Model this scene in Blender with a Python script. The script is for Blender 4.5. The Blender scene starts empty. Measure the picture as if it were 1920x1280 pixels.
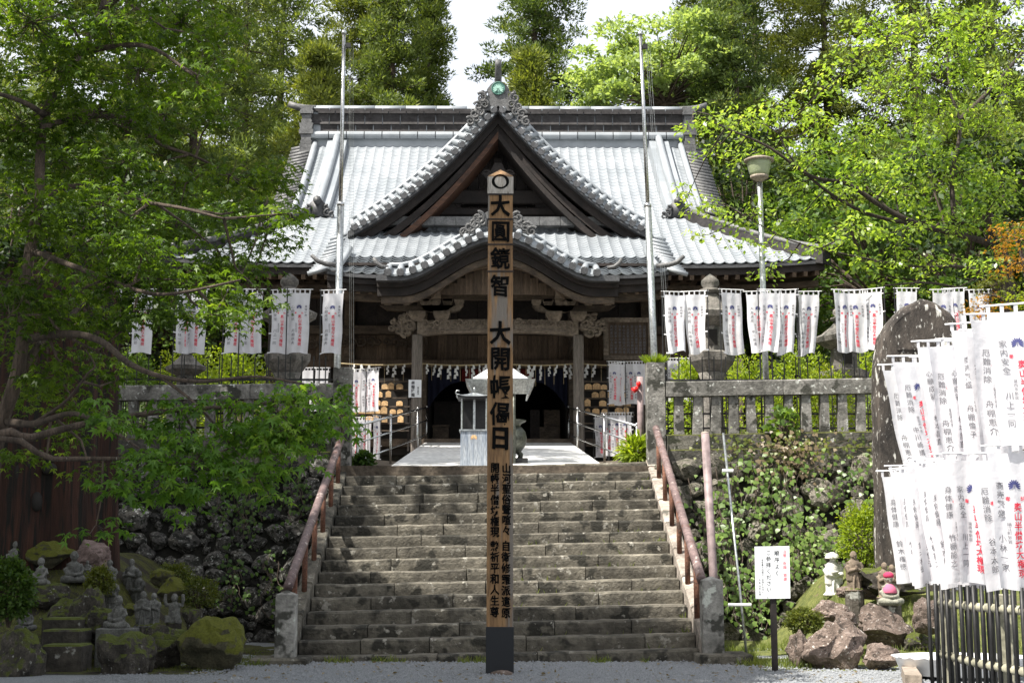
import bpy, bmesh, math, random
import numpy as np
from mathutils import Vector, Matrix, noise

# ------------------------------------------------------------------ camera / world / sun / exposure
SC = bpy.context.scene
COL = SC.collection
F, TH, PSI, CH = 2618.6, math.radians(9.024), math.radians(0.59), 1.162
cam_d = bpy.data.cameras.new('camera')
cam = bpy.data.objects.new('camera', cam_d); COL.objects.link(cam)
cam.location = (0, 0, CH); cam.rotation_euler = (math.pi/2 + TH, 0, -PSI)
cam_d.sensor_width = 36; cam_d.lens = F/1920*36; cam_d.clip_end = 2000; cam_d.clip_start = .05
SC.camera = cam
SUN = Vector((-.47, -.30, .83)).normalized()          # direction towards the sun
world = bpy.data.worlds.new('World'); SC.world = world; world.use_nodes = True
wn = world.node_tree.nodes; wl = world.node_tree.links
sky = wn.new('ShaderNodeTexSky'); sky.sky_type = 'NISHITA'; sky.sun_disc = False
sky.sun_elevation = math.asin(SUN.z); sky.sun_rotation = math.atan2(SUN.x, SUN.y)
sky.air_density = 1.0; sky.dust_density = 6.0; sky.ozone_density = .6
bg = wn['Background']; bg.inputs['Strength'].default_value = .15
wtc = wn.new('ShaderNodeTexCoord'); wno = wn.new('ShaderNodeTexNoise'); wno.inputs['Scale'].default_value = 2.2; wno.inputs['Detail'].default_value = 5
wl.new(wtc.outputs['Generated'], wno.inputs['Vector'])
wmr = wn.new('ShaderNodeMapRange'); wmr.inputs[1].default_value = .3; wmr.inputs[2].default_value = .7; wmr.inputs[3].default_value = .62; wmr.inputs[4].default_value = .95
wl.new(wno.outputs[0], wmr.inputs[0])
wmx = wn.new('ShaderNodeMix'); wmx.data_type = 'RGBA'; wmx.inputs[7].default_value = (3.5, 3.6, 3.75, 1)   # thin bright summer cloud
wl.new(wmr.outputs[0], wmx.inputs[0]); wl.new(sky.outputs[0], wmx.inputs[6]); wl.new(wmx.outputs[2], bg.inputs['Color'])
sun_d = bpy.data.lights.new('sun', 'SUN'); sun_d.energy = 5.0; sun_d.angle = math.radians(.5); sun_d.color = (1, .95, .87)
sun = bpy.data.objects.new('sun', sun_d); COL.objects.link(sun)
sun.rotation_euler = SUN.to_track_quat('Z', 'Y').to_euler(); sun.location = (-20, -10, 40)
SC.view_settings.view_transform = 'Standard'; SC.view_settings.look = 'None'
SC.view_settings.exposure = 1.2; SC.view_settings.gamma = 1; SC.view_settings.use_curve_mapping = False
SC.render.engine = 'CYCLES'
SC.cycles.max_bounces = 8; SC.cycles.diffuse_bounces = 4; SC.cycles.transmission_bounces = 6; SC.cycles.transparent_max_bounces = 6
SC.cycles.use_denoising = True

# ------------------------------------------------------------------ pixel helpers (a pixel gives a direction; the depth is chosen per thing)
_Fw = Vector((math.sin(PSI)*math.cos(TH), math.cos(PSI)*math.cos(TH), math.sin(TH)))
_Rt = Vector((math.cos(PSI), -math.sin(PSI), 0))
_Up = _Rt.cross(_Fw)
def P(px, py, Y):
    d = _Fw + _Rt*((px-960)/F) + _Up*((640-py)/F)
    return Vector((0, 0, CH)) + d*(Y/d.y)
def zr(row, Y): return P(933, row, Y).z
def xr(px, Y, row=640): return P(px, row, Y).x
def hit(px, py, h, y0=13.5, y1=24):
    y = y0
    while y < y1:
        p = P(px, py, y)
        if p.z <= h(p.x, p.y): return p
        y += .03
    return P(px, py, y1)
def sst(a, b, x):
    t = min(1, max(0, (x-a)/(b-a))); return t*t*(3-2*t)
RS = np.random.RandomState(7); random.seed(7)
rnd = random.uniform

# ------------------------------------------------------------------ materials
MATS = {}
def nodes_of(name):
    m = bpy.data.materials.new(name); m.use_nodes = True
    nt = m.node_tree; nt.nodes.clear()
    out = nt.nodes.new('ShaderNodeOutputMaterial')
    return m, nt, out
def tex(nt, kind, scale, detail=4, vec=None, **kw):
    n = nt.nodes.new('ShaderNodeTexNoise' if kind == 'noise' else 'ShaderNodeTexVoronoi' if kind == 'voronoi' else 'ShaderNodeTexWave')
    n.inputs['Scale'].default_value = scale
    if 'Detail' in n.inputs: n.inputs['Detail'].default_value = detail
    if vec is not None: nt.links.new(vec, n.inputs['Vector'])
    for k, v in kw.items(): setattr(n, k, v)
    return n
def ramp(nt, fac, stops):
    r = nt.nodes.new('ShaderNodeValToRGB'); e = r.color_ramp.elements
    while len(e) < len(stops): e.new(.5)
    for i, (p, c) in enumerate(stops):
        e[i].position = p; e[i].color = (c[0], c[1], c[2], 1) if hasattr(c, '__len__') else (c, c, c, 1)
    nt.links.new(fac, r.inputs[0]); return r
def mixc(nt, fac, a, b, mode='MIX'):
    n = nt.nodes.new('ShaderNodeMix'); n.data_type = 'RGBA'; n.blend_type = mode
    for s, v in ((0, fac), (6, a), (7, b)):
        if hasattr(v, 'is_linked'): nt.links.new(v, n.inputs[s])
        else: n.inputs[s].default_value = v if s == 0 else (v[0], v[1], v[2], 1)
    return n.outputs[2]
def mk(name, c1, c2, scale=4, rough=.8, bump=.4, bscale=30, spots=None, spots2=None, moss=None, vary=.25, metallic=0,
       stretch=None, spec=.4, coat=0, fine=.75):
    """stone / wood / metal: two-tone noise, lichen spots, moss on up-facing sides, relief, a value change per object"""
    m, nt, out = nodes_of(name); L = nt.links
    geo = nt.nodes.new('ShaderNodeNewGeometry'); inf = nt.nodes.new('ShaderNodeObjectInfo')
    tc = nt.nodes.new('ShaderNodeTexCoord'); vec = tc.outputs['Object']
    off = nt.nodes.new('ShaderNodeVectorMath'); off.operation = 'ADD'
    sc = nt.nodes.new('ShaderNodeVectorMath'); sc.operation = 'SCALE'; sc.inputs['Scale'].default_value = 37
    cmb = nt.nodes.new('ShaderNodeCombineXYZ')
    for i in range(3): L.new(inf.outputs['Random'], cmb.inputs[i])
    L.new(cmb.outputs[0], sc.inputs[0]); L.new(vec, off.inputs[0]); L.new(sc.outputs[0], off.inputs[1])
    vec = off.outputs[0]
    if stretch:
        mp = nt.nodes.new('ShaderNodeMapping'); mp.inputs['Scale'].default_value = stretch
        L.new(vec, mp.inputs[0]); vec = mp.outputs[0]
    n1 = tex(nt, 'noise', scale, 6, vec)
    col = ramp(nt, n1.outputs[0], [(.3, c1), (.7, c2)]).outputs[0]
    n1b = tex(nt, 'noise', scale*5.3, 5, vec)
    col = mixc(nt, fine, col, ramp(nt, n1b.outputs[0], [(.3, .45), (.7, 1.35)]).outputs[0], 'MULTIPLY')
    for sp in (spots, spots2):
        if sp:
            n2 = tex(nt, 'noise', sp[1], 3, vec); n2.inputs['Roughness'].default_value = .62
            col = mixc(nt, ramp(nt, n2.outputs[0], [(sp[2], 0), (sp[2]+.06, 1)]).outputs[0], col, sp[0])
    if vary:
        mr = nt.nodes.new('ShaderNodeMapRange'); mr.inputs[3].default_value = 1-vary; mr.inputs[4].default_value = 1+vary
        L.new(inf.outputs['Random'], mr.inputs[0])
        col = mixc(nt, 1.0, col, mr.outputs[0], 'MULTIPLY')
    if moss:
        sx = nt.nodes.new('ShaderNodeSeparateXYZ'); L.new(geo.outputs['Normal'], sx.inputs[0])
        n3 = tex(nt, 'noise', 3.5, 5, vec)
        ad = nt.nodes.new('ShaderNodeMath'); ad.operation = 'MULTIPLY_ADD'; L.new(n3.outputs[0], ad.inputs[0])
        ad.inputs[1].default_value = 1.6; L.new(sx.outputs[2], ad.inputs[2])
        mcol = ramp(nt, n1b.outputs[0], [(.3, [v*.55 for v in moss[0]]), (.7, moss[0])]).outputs[0]
        col = mixc(nt, ramp(nt, ad.outputs[0], [(min(.98, moss[1]/2), 0), (min(1, moss[1]/2+.12), 1)]).outputs[0], col, mcol)
        dv = nt.nodes.new('ShaderNodeMath'); dv.operation = 'MULTIPLY'; dv.inputs[1].default_value = .5
        L.new(ad.outputs[0], dv.inputs[0]); L.new(dv.outputs[0], col.node.inputs[0].links[0].from_node.inputs[0])
    b = nt.nodes.new('ShaderNodeBsdfPrincipled'); L.new(col, b.inputs['Base Color'])
    b.inputs['Roughness'].default_value = rough; b.inputs['Metallic'].default_value = metallic
    b.inputs['Specular IOR Level'].default_value = spec; b.inputs['Coat Weight'].default_value = coat
    if bump:
        nb = tex(nt, 'noise', bscale, 8, vec); nb.inputs['Roughness'].default_value = .65
        bp = nt.nodes.new('ShaderNodeBump'); bp.inputs['Strength'].default_value = bump; bp.inputs['Distance'].default_value = .03
        L.new(nb.outputs[0], bp.inputs['Height']); L.new(bp.outputs[0], b.inputs['Normal'])
    L.new(b.outputs[0], out.inputs[0]); MATS[name] = m; return m
def leafmat(name, c1, c2, c3=None, trans=.45, rough=.45, spec=.35):
    m, nt, out = nodes_of(name); L = nt.links
    geo = nt.nodes.new('ShaderNodeNewGeometry'); tc = nt.nodes.new('ShaderNodeTexCoord')
    n = tex(nt, 'noise', .9, 3, tc.outputs['Object'])
    a = nt.nodes.new('ShaderNodeMath'); a.operation = 'MULTIPLY_ADD'; L.new(geo.outputs['Random Per Island'], a.inputs[0])
    a.inputs[1].default_value = .55; s = nt.nodes.new('ShaderNodeMath'); s.operation = 'MULTIPLY_ADD'
    L.new(n.outputs[0], s.inputs[0]); s.inputs[1].default_value = .9; s.inputs[2].default_value = -.22
    L.new(s.outputs[0], a.inputs[2])
    stops = [(.15, c1), (.75, c2)] if c3 is None else [(.15, c1), (.7, c2), (.97, c3)]
    col = ramp(nt, a.outputs[0], stops).outputs[0]
    b = nt.nodes.new('ShaderNodeBsdfPrincipled'); L.new(col, b.inputs['Base Color'])
    b.inputs['Roughness'].default_value = rough; b.inputs['Specular IOR Level'].default_value = spec
    t = nt.nodes.new('ShaderNodeBsdfTranslucent')
    L.new(mixc(nt, 1, col, (1.5, 1.45, .6), 'MULTIPLY'), t.inputs[0])
    mx = nt.nodes.new('ShaderNodeMixShader'); mx.inputs[0].default_value = trans
    L.new(b.outputs[0], mx.inputs[1]); L.new(t.outputs[0], mx.inputs[2]); L.new(mx.outputs[0], out.inputs[0])
    MATS[name] = m; return m
def flat(name, c, rough=.6, metallic=0, spec=.3, trans=0, emit=0):
    m, nt, out = nodes_of(name); b = nt.nodes.new('ShaderNodeBsdfPrincipled')
    b.inputs['Base Color'].default_value = (*c, 1); b.inputs['Roughness'].default_value = rough
    b.inputs['Metallic'].default_value = metallic; b.inputs['Specular IOR Level'].default_value = spec
    sh = b.outputs[0]
    if trans:
        t = nt.nodes.new('ShaderNodeBsdfTranslucent'); t.inputs[0].default_value = (*c, 1)
        mx = nt.nodes.new('ShaderNodeMixShader'); mx.inputs[0].default_value = trans
        nt.links.new(sh, mx.inputs[1]); nt.links.new(t.outputs[0], mx.inputs[2]); sh = mx.outputs[0]
    nt.links.new(sh, out.inputs[0]); MATS[name] = m; return m

LICH = ((.5, .51, .46), 9, .64)
MOSS = (.085, .105, .012)
mk('gravel', (.22, .235, .25), (.40, .415, .43), 60, .9, .6, 90, vary=.35)
mk('gravel_bed', (.19, .205, .22), (.36, .375, .39), 55, .9, 1, 80, vary=0)
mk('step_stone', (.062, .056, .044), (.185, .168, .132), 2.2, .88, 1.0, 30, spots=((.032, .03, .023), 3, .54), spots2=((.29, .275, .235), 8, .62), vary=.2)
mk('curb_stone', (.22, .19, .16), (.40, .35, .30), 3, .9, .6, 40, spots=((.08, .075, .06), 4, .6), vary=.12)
mk('post_stone', (.16, .155, .14), (.36, .35, .32), 3, .9, .6, 35, spots=((.05, .05, .042), 3.2, .55), spots2=((.48, .5, .45), 6, .61), vary=.15)
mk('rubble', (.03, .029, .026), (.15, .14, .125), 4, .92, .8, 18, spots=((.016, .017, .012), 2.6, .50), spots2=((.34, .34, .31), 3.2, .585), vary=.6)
mk('wall_core', (.008, .008, .006), (.025, .024, .018), 6, 1, .8, 25, vary=0)
mk('sun_rubble', (.05, .045, .036), (.21, .19, .155), 5, .92, .8, 22, spots=((.04, .045, .022), 4, .53), spots2=((.36, .34, .29), 9, .62), vary=.4)  # copy of rubble in a lighter tone for the wall in sun
mk('coping', (.03, .029, .024), (.14, .132, .11), 3.5, .92, 1, 24, spots=((.02, .022, .012), 2.6, .5), spots2=((.34, .34, .31), 8, .63), moss=((.075, .08, .015), 1.05), vary=.2)
mk('baluster', (.07, .068, .06), (.24, .23, .21), 4, .9, .6, 35, spots=((.035, .035, .028), 3.5, .56), spots2=((.40, .41, .38), 9, .61), vary=.18)
mk('stele', (.016, .013, .011), (.08, .066, .054), 2.4, .8, .5, 30, spots=((.36, .35, .32), 16, .615), spots2=((.5, .49, .45), 4, .61), vary=0, stretch=(1.8, 1.8, .7))
mk('rock', (.095, .07, .056), (.235, .18, .15), 2.5, .88, .9, 14, spots=((.05, .038, .03), 2.6, .58), spots2=((.44, .4, .36), 9, .61), vary=.2)
mk('moss_rock', (.02, .018, .015), (.085, .074, .06), 3, .92, .9, 16, spots=((.3, .3, .27), 6, .635), moss=(MOSS, 1.15), vary=.2)
mk('moss_heavy', (.05, .05, .03), (.11, .1, .06), 3, .95, .8, 40, moss=((.13, .14, .014), .72), vary=.1)
mk('pink_rock', (.10, .07, .062), (.26, .19, .17), 4, .9, .6, 20, vary=0)
mk('statue', (.07, .07, .064), (.19, .19, .174), 8, .9, .3, 60, spots=((.4, .41, .38), 14, .68), spots2=((.07, .07, .06), 6, .62), vary=.25)
mk('statue_pale', (.5, .49, .46), (.72, .71, .68), 8, .8, .2, 60, vary=0)
mk('statue_brown', (.12, .09, .065), (.24, .19, .14), 8, .9, .3, 60, vary=.1)
mk('statue_olive', (.16, .16, .125), (.30, .295, .24), 8, .9, .3, 60, vary=.1)
mk('lantern_stone', (.07, .065, .058), (.2, .185, .165), 5, .92, .5, 40, spots=((.07, .07, .06), 4, .58), spots2=((.48, .48, .45), 11, .69), vary=.1)
mk('moss_ground', (.035, .035, .012), (.10, .105, .018), 5, 1, .9, 50, spots=((.028, .022, .016), 2.5, .52), vary=0)
mk('grass_ground', (.07, .09, .02), (.16, .17, .045), 6, 1, .9, 60, spots=((.15, .11, .07), 4, .64), vary=0)
mk('dirt', (.06, .048, .035), (.13, .105, .08), 3, 1, .6, 20, vary=0)
mk('hill', (.02, .03, .012), (.05, .07, .025), .4, 1, .5, 3, vary=0)
mk('pillar_wood', (.15, .083, .036), (.29, .17, .075), 3, .7, .35, 18, spots=((.16, .14, .118), 1.6, .555), spots2=((.12, .07, .035), 5, .62), vary=0, stretch=(3, 3, .35))
mk('grey_wood', (.25, .23, .2), (.40, .375, .34), 4, .8, .4, 20, spots=((.14, .12, .1), 5, .6), vary=0, stretch=(5, 5, .5))
mk('old_wood', (.035, .026, .019), (.11, .082, .058), 3, .8, .35, 18, vary=.25, stretch=(1, 1, 2.5))
mk('pale_wood', (.11, .088, .066), (.25, .205, .16), 3, .8, .4, 20, spots=((.1, .075, .055), 5, .62), vary=.15)
mk('column_wood', (.09, .075, .062), (.21, .185, .16), 3, .8, .4, 16, spots=((.32, .3, .27), 7, .7), vary=.05, stretch=(6, 6, .4))
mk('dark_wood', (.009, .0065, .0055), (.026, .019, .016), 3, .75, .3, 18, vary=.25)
mk('orange_wood', (.035, .016, .009), (.085, .038, .02), 3, .7, .3, 20, vary=.1, stretch=(.6, 3, 3))
mk('plank_wood', (.06, .04, .026), (.13, .092, .062), 4, .8, .3, 20, vary=.3, stretch=(4, 4, .4))
mk('tile', (.21, .23, .247), (.285, .305, .323), .9, .38, .12, 25, spots=((.20, .22, .235), .4, .56), vary=.03, spec=.5, fine=.2)
mk('ridge_tile', (.022, .020, .020), (.045, .042, .042), 2, .6, .1, 20, vary=.12, spec=.2)
mk('rake_dark', (.035, .036, .038), (.075, .076, .08), 4, .5, .15, 20, vary=.2)
mk('oni_tile', (.055, .056, .056), (.14, .14, .14), 5, .55, .25, 25, vary=.05)
mk('verdigris', (.04, .13, .10), (.08, .2, .16), 12, .6, .2, 30, vary=0)
mk('pale_verdigris', (.22, .42, .35), (.34, .55, .46), 12, .6, .2, 30, vary=0)
mk('steel', (.45, .45, .45), (.6, .6, .59), 8, .25, .02, 40, metallic=1, vary=0)
mk('dull_steel', (.36, .38, .38), (.52, .54, .53), 5, .35, .02, 40, metallic=.9, vary=.05)
mk('brown_pipe', (.105, .07, .068), (.19, .135, .127), 4, .6, .2, 30, spots=((.40, .34, .31), 14, .6), spots2=((.10, .05, .035), 7, .6), vary=.05)
mk('rust', (.09, .045, .032), (.2, .09, .055), 8, .9, .5, 30, spots=((.05, .03, .022), 6, .6), vary=.2)
mk('mauve_pipe', (.20, .15, .15), (.27, .21, .205), 2, .55, .1, 20, vary=0)
mk('black_metal', (.008, .008, .009), (.02, .02, .02), 6, .5, .05, 40, vary=.1)
mk('beige_bamboo', (.27, .26, .19), (.42, .40, .3), 4, .6, .15, 20, vary=.1)
mk('concrete', (.2, .165, .13), (.32, .27, .22), 3, .95, .4, 40, vary=.05)
mk('ramp', (.50, .50, .49), (.62, .62, .6), 2, .85, .15, 40, vary=0)
mk('box_metal', (.2, .24, .3), (.42, .45, .48), 4, .45, .15, 16, vary=0, metallic=.4, stretch=(6, 6, .5))
mk('bronze', (.05, .055, .045), (.12, .125, .105), 5, .45, .2, 20, metallic=.5, vary=0)
mk('canopy_white', (.55, .55, .58), (.7, .7, .72), 3, .6, .05, 20, vary=0)
mk('bark', (.04, .03, .022), (.12, .09, .068), 6, .95, .9, 14, spots=((.26, .25, .21), 9, .68), vary=.1, stretch=(3, 3, .5))
mk('pale_bark', (.09, .078, .062), (.25, .22, .18), 7, .95, .8, 16, spots=((.38, .37, .33), 9, .64), vary=.1)
mk('dark_bark', (.02, .016, .013), (.065, .05, .04), 6, .95, .9, 14, vary=.1, stretch=(3, 3, .4))
mk('stump_wood', (.014, .007, .005), (.055, .022, .013), 1.5, .95, 1, 8, spots=((.008, .007, .005), 2.2, .52), vary=0, stretch=(6, 6, .35))
mk('ema', (.42, .26, .12), (.58, .39, .2), 5, .7, .2, 20, vary=.35)
mk('rope', (.28, .22, .12), (.42, .34, .2), 20, .9, .5, 60, vary=0)
flat('paper', (.55, .55, .53), .8, trans=.2)
def clothmat():
    m, nt, out = nodes_of('cloth'); L = nt.links; inf = nt.nodes.new('ShaderNodeObjectInfo'); tc = nt.nodes.new('ShaderNodeTexCoord')
    n = tex(nt, 'noise', 5, 4, tc.outputs['Object']); c = ramp(nt, n.outputs[0], [(.3, (.66, .655, .68)), (.7, (.78, .78, .81))]).outputs[0]
    mr = nt.nodes.new('ShaderNodeMapRange'); mr.inputs[3].default_value = .88; mr.inputs[4].default_value = 1.04; L.new(inf.outputs['Random'], mr.inputs[0])
    c = mixc(nt, 1.0, c, mr.outputs[0], 'MULTIPLY'); b = nt.nodes.new('ShaderNodeBsdfPrincipled'); L.new(c, b.inputs['Base Color']); b.inputs['Roughness'].default_value = .85; b.inputs['Specular IOR Level'].default_value = .1
    w = tex(nt, 'noise', 9, 5, tc.outputs['Object']); bp = nt.nodes.new('ShaderNodeBump'); bp.inputs['Strength'].default_value = .35; bp.inputs['Distance'].default_value = .03; L.new(w.outputs[0], bp.inputs['Height']); L.new(bp.outputs[0], b.inputs['Normal'])
    t = nt.nodes.new('ShaderNodeBsdfTranslucent'); L.new(c, t.inputs[0]); mx = nt.nodes.new('ShaderNodeMixShader'); mx.inputs[0].default_value = .4
    L.new(b.outputs[0], mx.inputs[1]); L.new(t.outputs[0], mx.inputs[2]); L.new(mx.outputs[0], out.inputs[0]); MATS['cloth'] = m
clothmat()
flat('white_plastic', (.8, .8, .8), .4)
flat('sign_white', (.74, .76, .78), .35)
flat('black_ink', (.006, .006, .006), .95, spec=.03)
flat('soft_ink', (.15, .15, .165), .9)
flat('red_ink', (.62, .03, .06), .7)
flat('navy_ink', (.05, .055, .16), .7)
flat('base_black', (.012, .014, .017), .5)
flat('red_curtain', (.10, .008, .008), .9)
flat('navy_curtain', (.01, .012, .03), .9)
flat('red_cloth', (.42, .035, .09), .9)
flat('pink_cloth', (.5, .12, .2), .9)
flat('red_lamp', (.7, .02, .02), .3)
flat('lamp_glass', (.5, .56, .36), .15, trans=.5, spec=.6)
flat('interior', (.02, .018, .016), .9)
leafmat('leaf_maple', (.03, .065, .007), (.11, .19, .019), (.25, .33, .038), .55)
leafmat('leaf_maple_low', (.035, .09, .012), (.115, .235, .03), (.22, .34, .05), .55)
leafmat('leaf_cherry', (.12, .21, .03), (.26, .37, .06), (.44, .52, .17), .55, .33, .6)
leafmat('leaf_cedar', (.05, .08, .02), (.15, .20, .045), (.32, .34, .08), .42, .6)  # cedar greens lightened in the colour in place of distance haze
leafmat('leaf_cedar_warm', (.065, .092, .02), (.18, .215, .045), (.36, .37, .08), .42, .6)
leafmat('leaf_cedar_deep', (.035, .062, .017), (.11, .16, .04), (.26, .30, .07), .4, .6)
leafmat('leaf_pale', (.17, .25, .09), (.30, .39, .16), (.42, .5, .25), .5)
leafmat('leaf_dark', (.008, .02, .005), (.03, .055, .012), None, .3)
leafmat('leaf_mid', (.03, .07, .012), (.085, .15, .025), (.15, .21, .04), .4)
leafmat('leaf_bright', (.12, .19, .012), (.26, .34, .03), (.4, .44, .06), .5)
leafmat('leaf_orange', (.16, .12, .012), (.4, .19, .02), (.5, .28, .03), .5)
leafmat('leaf_azalea', (.05, .075, .012), (.12, .14, .02), (.19, .2, .03), .35)
leafmat('leaf_ivy', (.06, .12, .02), (.16, .25, .05), (.3, .38, .12), .4, .4, .5)
leafmat('grass', (.07, .11, .02), (.18, .22, .05), (.3, .3, .1), .4)
leafmat('leaf_dry', (.12, .09, .05), (.22, .17, .1), None, .3)

# ------------------------------------------------------------------ object helpers
def wm(o):
    m = o.matrix_basis.copy()
    return wm(o.parent) @ o.matrix_parent_inverse @ m if o.parent else m
def attach(o, parent):
    if parent is not None:
        o.parent = parent; o.matrix_parent_inverse = wm(parent).inverted()
def tag(o, label=None, cat=None, group=None, kind=None):
    if label: o['label'] = label
    if cat: o['category'] = cat
    if group: o['group'] = group
    if kind: o['kind'] = kind
    return o
def thing(name, label, cat, loc=(0, 0, 0), group=None):
    o = bpy.data.objects.new(name, None); COL.objects.link(o); o.location = loc; o.empty_display_size = .2
    return tag(o, label, cat, group)
class MB:
    def __init__(s): s.v = []; s.f = []
    def add(s, vs, fs):
        b = len(s.v); s.v += [tuple(v) for v in vs]; s.f += [tuple(i+b for i in f) for f in fs]; return s
    def box(s, x0, x1, y0, y1, z0, z1):
        return s.add([(x, y, z) for x in (x0, x1) for y in (y0, y1) for z in (z0, z1)],
                     [(0, 1, 3, 2), (4, 6, 7, 5), (0, 4, 5, 1), (2, 3, 7, 6), (0, 2, 6, 4), (1, 5, 7, 3)])
    def hexa(s, lo, hi):                                     # lo, hi: 4 corners each, counter-clockwise
        return s.add(list(lo)+list(hi), [(3, 2, 1, 0), (4, 5, 6, 7)]+[(i, (i+1) % 4, (i+1) % 4+4, i+4) for i in range(4)])
    def beam(s, a, b, w, h, up=(0, 0, 1)):
        a, b = Vector(a), Vector(b); d = (b-a).normalized(); r = d.cross(Vector(up)).normalized(); u = r.cross(d)
        q = lambda c: [c-r*w/2-u*h/2, c+r*w/2-u*h/2, c+r*w/2+u*h/2, c-r*w/2+u*h/2]
        return s.hexa(q(a), q(b))
    def tube(s, pts, rad, n=8, caps=True):
        pts = [Vector(p) for p in pts]
        if not hasattr(rad, '__len__'): rad = [rad]*len(pts)
        b = len(s.v); up = Vector((.31, .21, .93))
        for i, p in enumerate(pts):
            d = (pts[min(i+1, len(pts)-1)]-pts[max(i-1, 0)]).normalized()
            a = d.cross(up)
            if a.length < .05: a = d.cross(Vector((1, 0, 0)))
            a.normalize(); c = d.cross(a)
            for k in range(n):
                t = 2*math.pi*k/n; s.v.append(tuple(p+(a*math.cos(t)+c*math.sin(t))*rad[i]))
        for i in range(len(pts)-1):
            for k in range(n):
                s.f.append((b+i*n+k, b+i*n+(k+1) % n, b+(i+1)*n+(k+1) % n, b+(i+1)*n+k))
        if caps:
            s.f.append(tuple(b+k for k in range(n))[::-1]); s.f.append(tuple(b+(len(pts)-1)*n+k for k in range(n)))
        return s
    def lathe(s, prof, c=(0, 0, 0), n=16, sx=1, sy=1, rot=0):
        b = len(s.v)
        for r, z in prof:
            for k in range(n):
                t = 2*math.pi*k/n+rot; s.v.append((c[0]+r*sx*math.cos(t), c[1]+r*sy*math.sin(t), c[2]+z))
        for i in range(len(prof)-1):
            for k in range(n):
                s.f.append((b+i*n+k, b+i*n+(k+1) % n, b+(i+1)*n+(k+1) % n, b+(i+1)*n+k))
        s.f.append(tuple(b+k for k in range(n))[::-1]); s.f.append(tuple(b+(len(prof)-1)*n+k for k in range(n)))
        return s
    def ell(s, c, r, n=12, m=8):
        prof = [(max(.001, math.sin(math.pi*i/m)), -math.cos(math.pi*i/m)) for i in range(m+1)]
        b = len(s.v)
        for q, z in prof:
            for k in range(n):
                t = 2*math.pi*k/n; s.v.append((c[0]+r[0]*q*math.cos(t), c[1]+r[1]*q*math.sin(t), c[2]+r[2]*z))
        for i in range(m):
            for k in range(n):
                s.f.append((b+i*n+k, b+i*n+(k+1) % n, b+(i+1)*n+(k+1) % n, b+(i+1)*n+k))
        return s
    def grid(s, fn, nu, nv):
        b = len(s.v)
        for j in range(nv+1):
            for i in range(nu+1): s.v.append(tuple(fn(i/nu, j/nv)))
        for j in range(nv):
            for i in range(nu):
                k = b+j*(nu+1)+i; s.f.append((k, k+1, k+nu+2, k+nu+1))
        return s
    def prism(s, poly, y0, y1):                               # polygon in x,z
        n = len(poly); b = len(s.v)
        s.v += [(x, y0, z) for x, z in poly]+[(x, y1, z) for x, z in poly]
        s.f.append(tuple(b+i for i in range(n))); s.f.append(tuple(b+n+i for i in range(n))[::-1])
        for i in range(n): s.f.append((b+i, b+n+i, b+n+(i+1) % n, b+(i+1) % n))
        return s
    def ribbon(s, pts, off0, off1, y0, y1):
        """solid band hanging below a curve of (x,z) points: from off0 to off1 below it, between two depths"""
        n = len(pts); b = len(s.v)
        for (x, z) in pts: s.v += [(x, y0, z-off0), (x, y0, z-off1), (x, y1, z-off1), (x, y1, z-off0)]
        for i in range(n-1):
            for k in range(4): s.f.append((b+i*4+k, b+i*4+(k+1) % 4, b+i*4+4+(k+1) % 4, b+i*4+4+k))
        s.f.append((b, b+3, b+2, b+1)); e = b+(n-1)*4; s.f.append((e, e+1, e+2, e+3)); return s
    def mesh(s, name, mat, smooth=False, fix=True):
        me = bpy.data.meshes.new(name); me.from_pydata(s.v, [], s.f)
        if fix:
            bm = bmesh.new(); bm.from_mesh(me); bmesh.ops.recalc_face_normals(bm, faces=bm.faces); bm.to_mesh(me); bm.free()
        if mat: me.materials.append(MATS[mat])
        if smooth: me.polygons.foreach_set('use_smooth', [True]*len(me.polygons))
        return me
    def build(s, name, mat, parent=None, smooth=False, bevel=0, fix=True):
        me = s.mesh(name, mat, smooth, fix)
        if bevel:
            bm = bmesh.new(); bm.from_mesh(me)
            bmesh.ops.bevel(bm, geom=[e for e in bm.edges if e.calc_face_angle(0) > .6], offset=bevel, segments=1, affect='EDGES')
            bm.to_mesh(me); bm.free()
        return put(name, me, parent)
def put(name, me, parent=None, mat=None):
    o = bpy.data.objects.new(name, me); COL.objects.link(o)
    if mat is not None: o.matrix_basis = mat
    attach(o, parent); return o
def np_mesh(name, V, Fc, mat, smooth=False):
    """fast mesh from arrays: V (n,3), Fc (m,k) with k = 3 or 4"""
    V = np.asarray(V, np.float32); Fc = np.asarray(Fc, np.int32); m, k = Fc.shape
    me = bpy.data.meshes.new(name); me.vertices.add(len(V)); me.vertices.foreach_set('co', V.ravel())
    me.loops.add(m*k); me.loops.foreach_set('vertex_index', Fc.ravel())
    me.polygons.add(m); me.polygons.foreach_set('loop_start', np.arange(0, m*k, k, dtype=np.int32))
    try: me.polygons.foreach_set('loop_total', np.full(m, k, np.int32))
    except Exception: pass
    if smooth: me.polygons.foreach_set('use_smooth', np.ones(m, bool))
    me.update(); me.validate(); me.materials.append(MATS[mat]); return me
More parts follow.
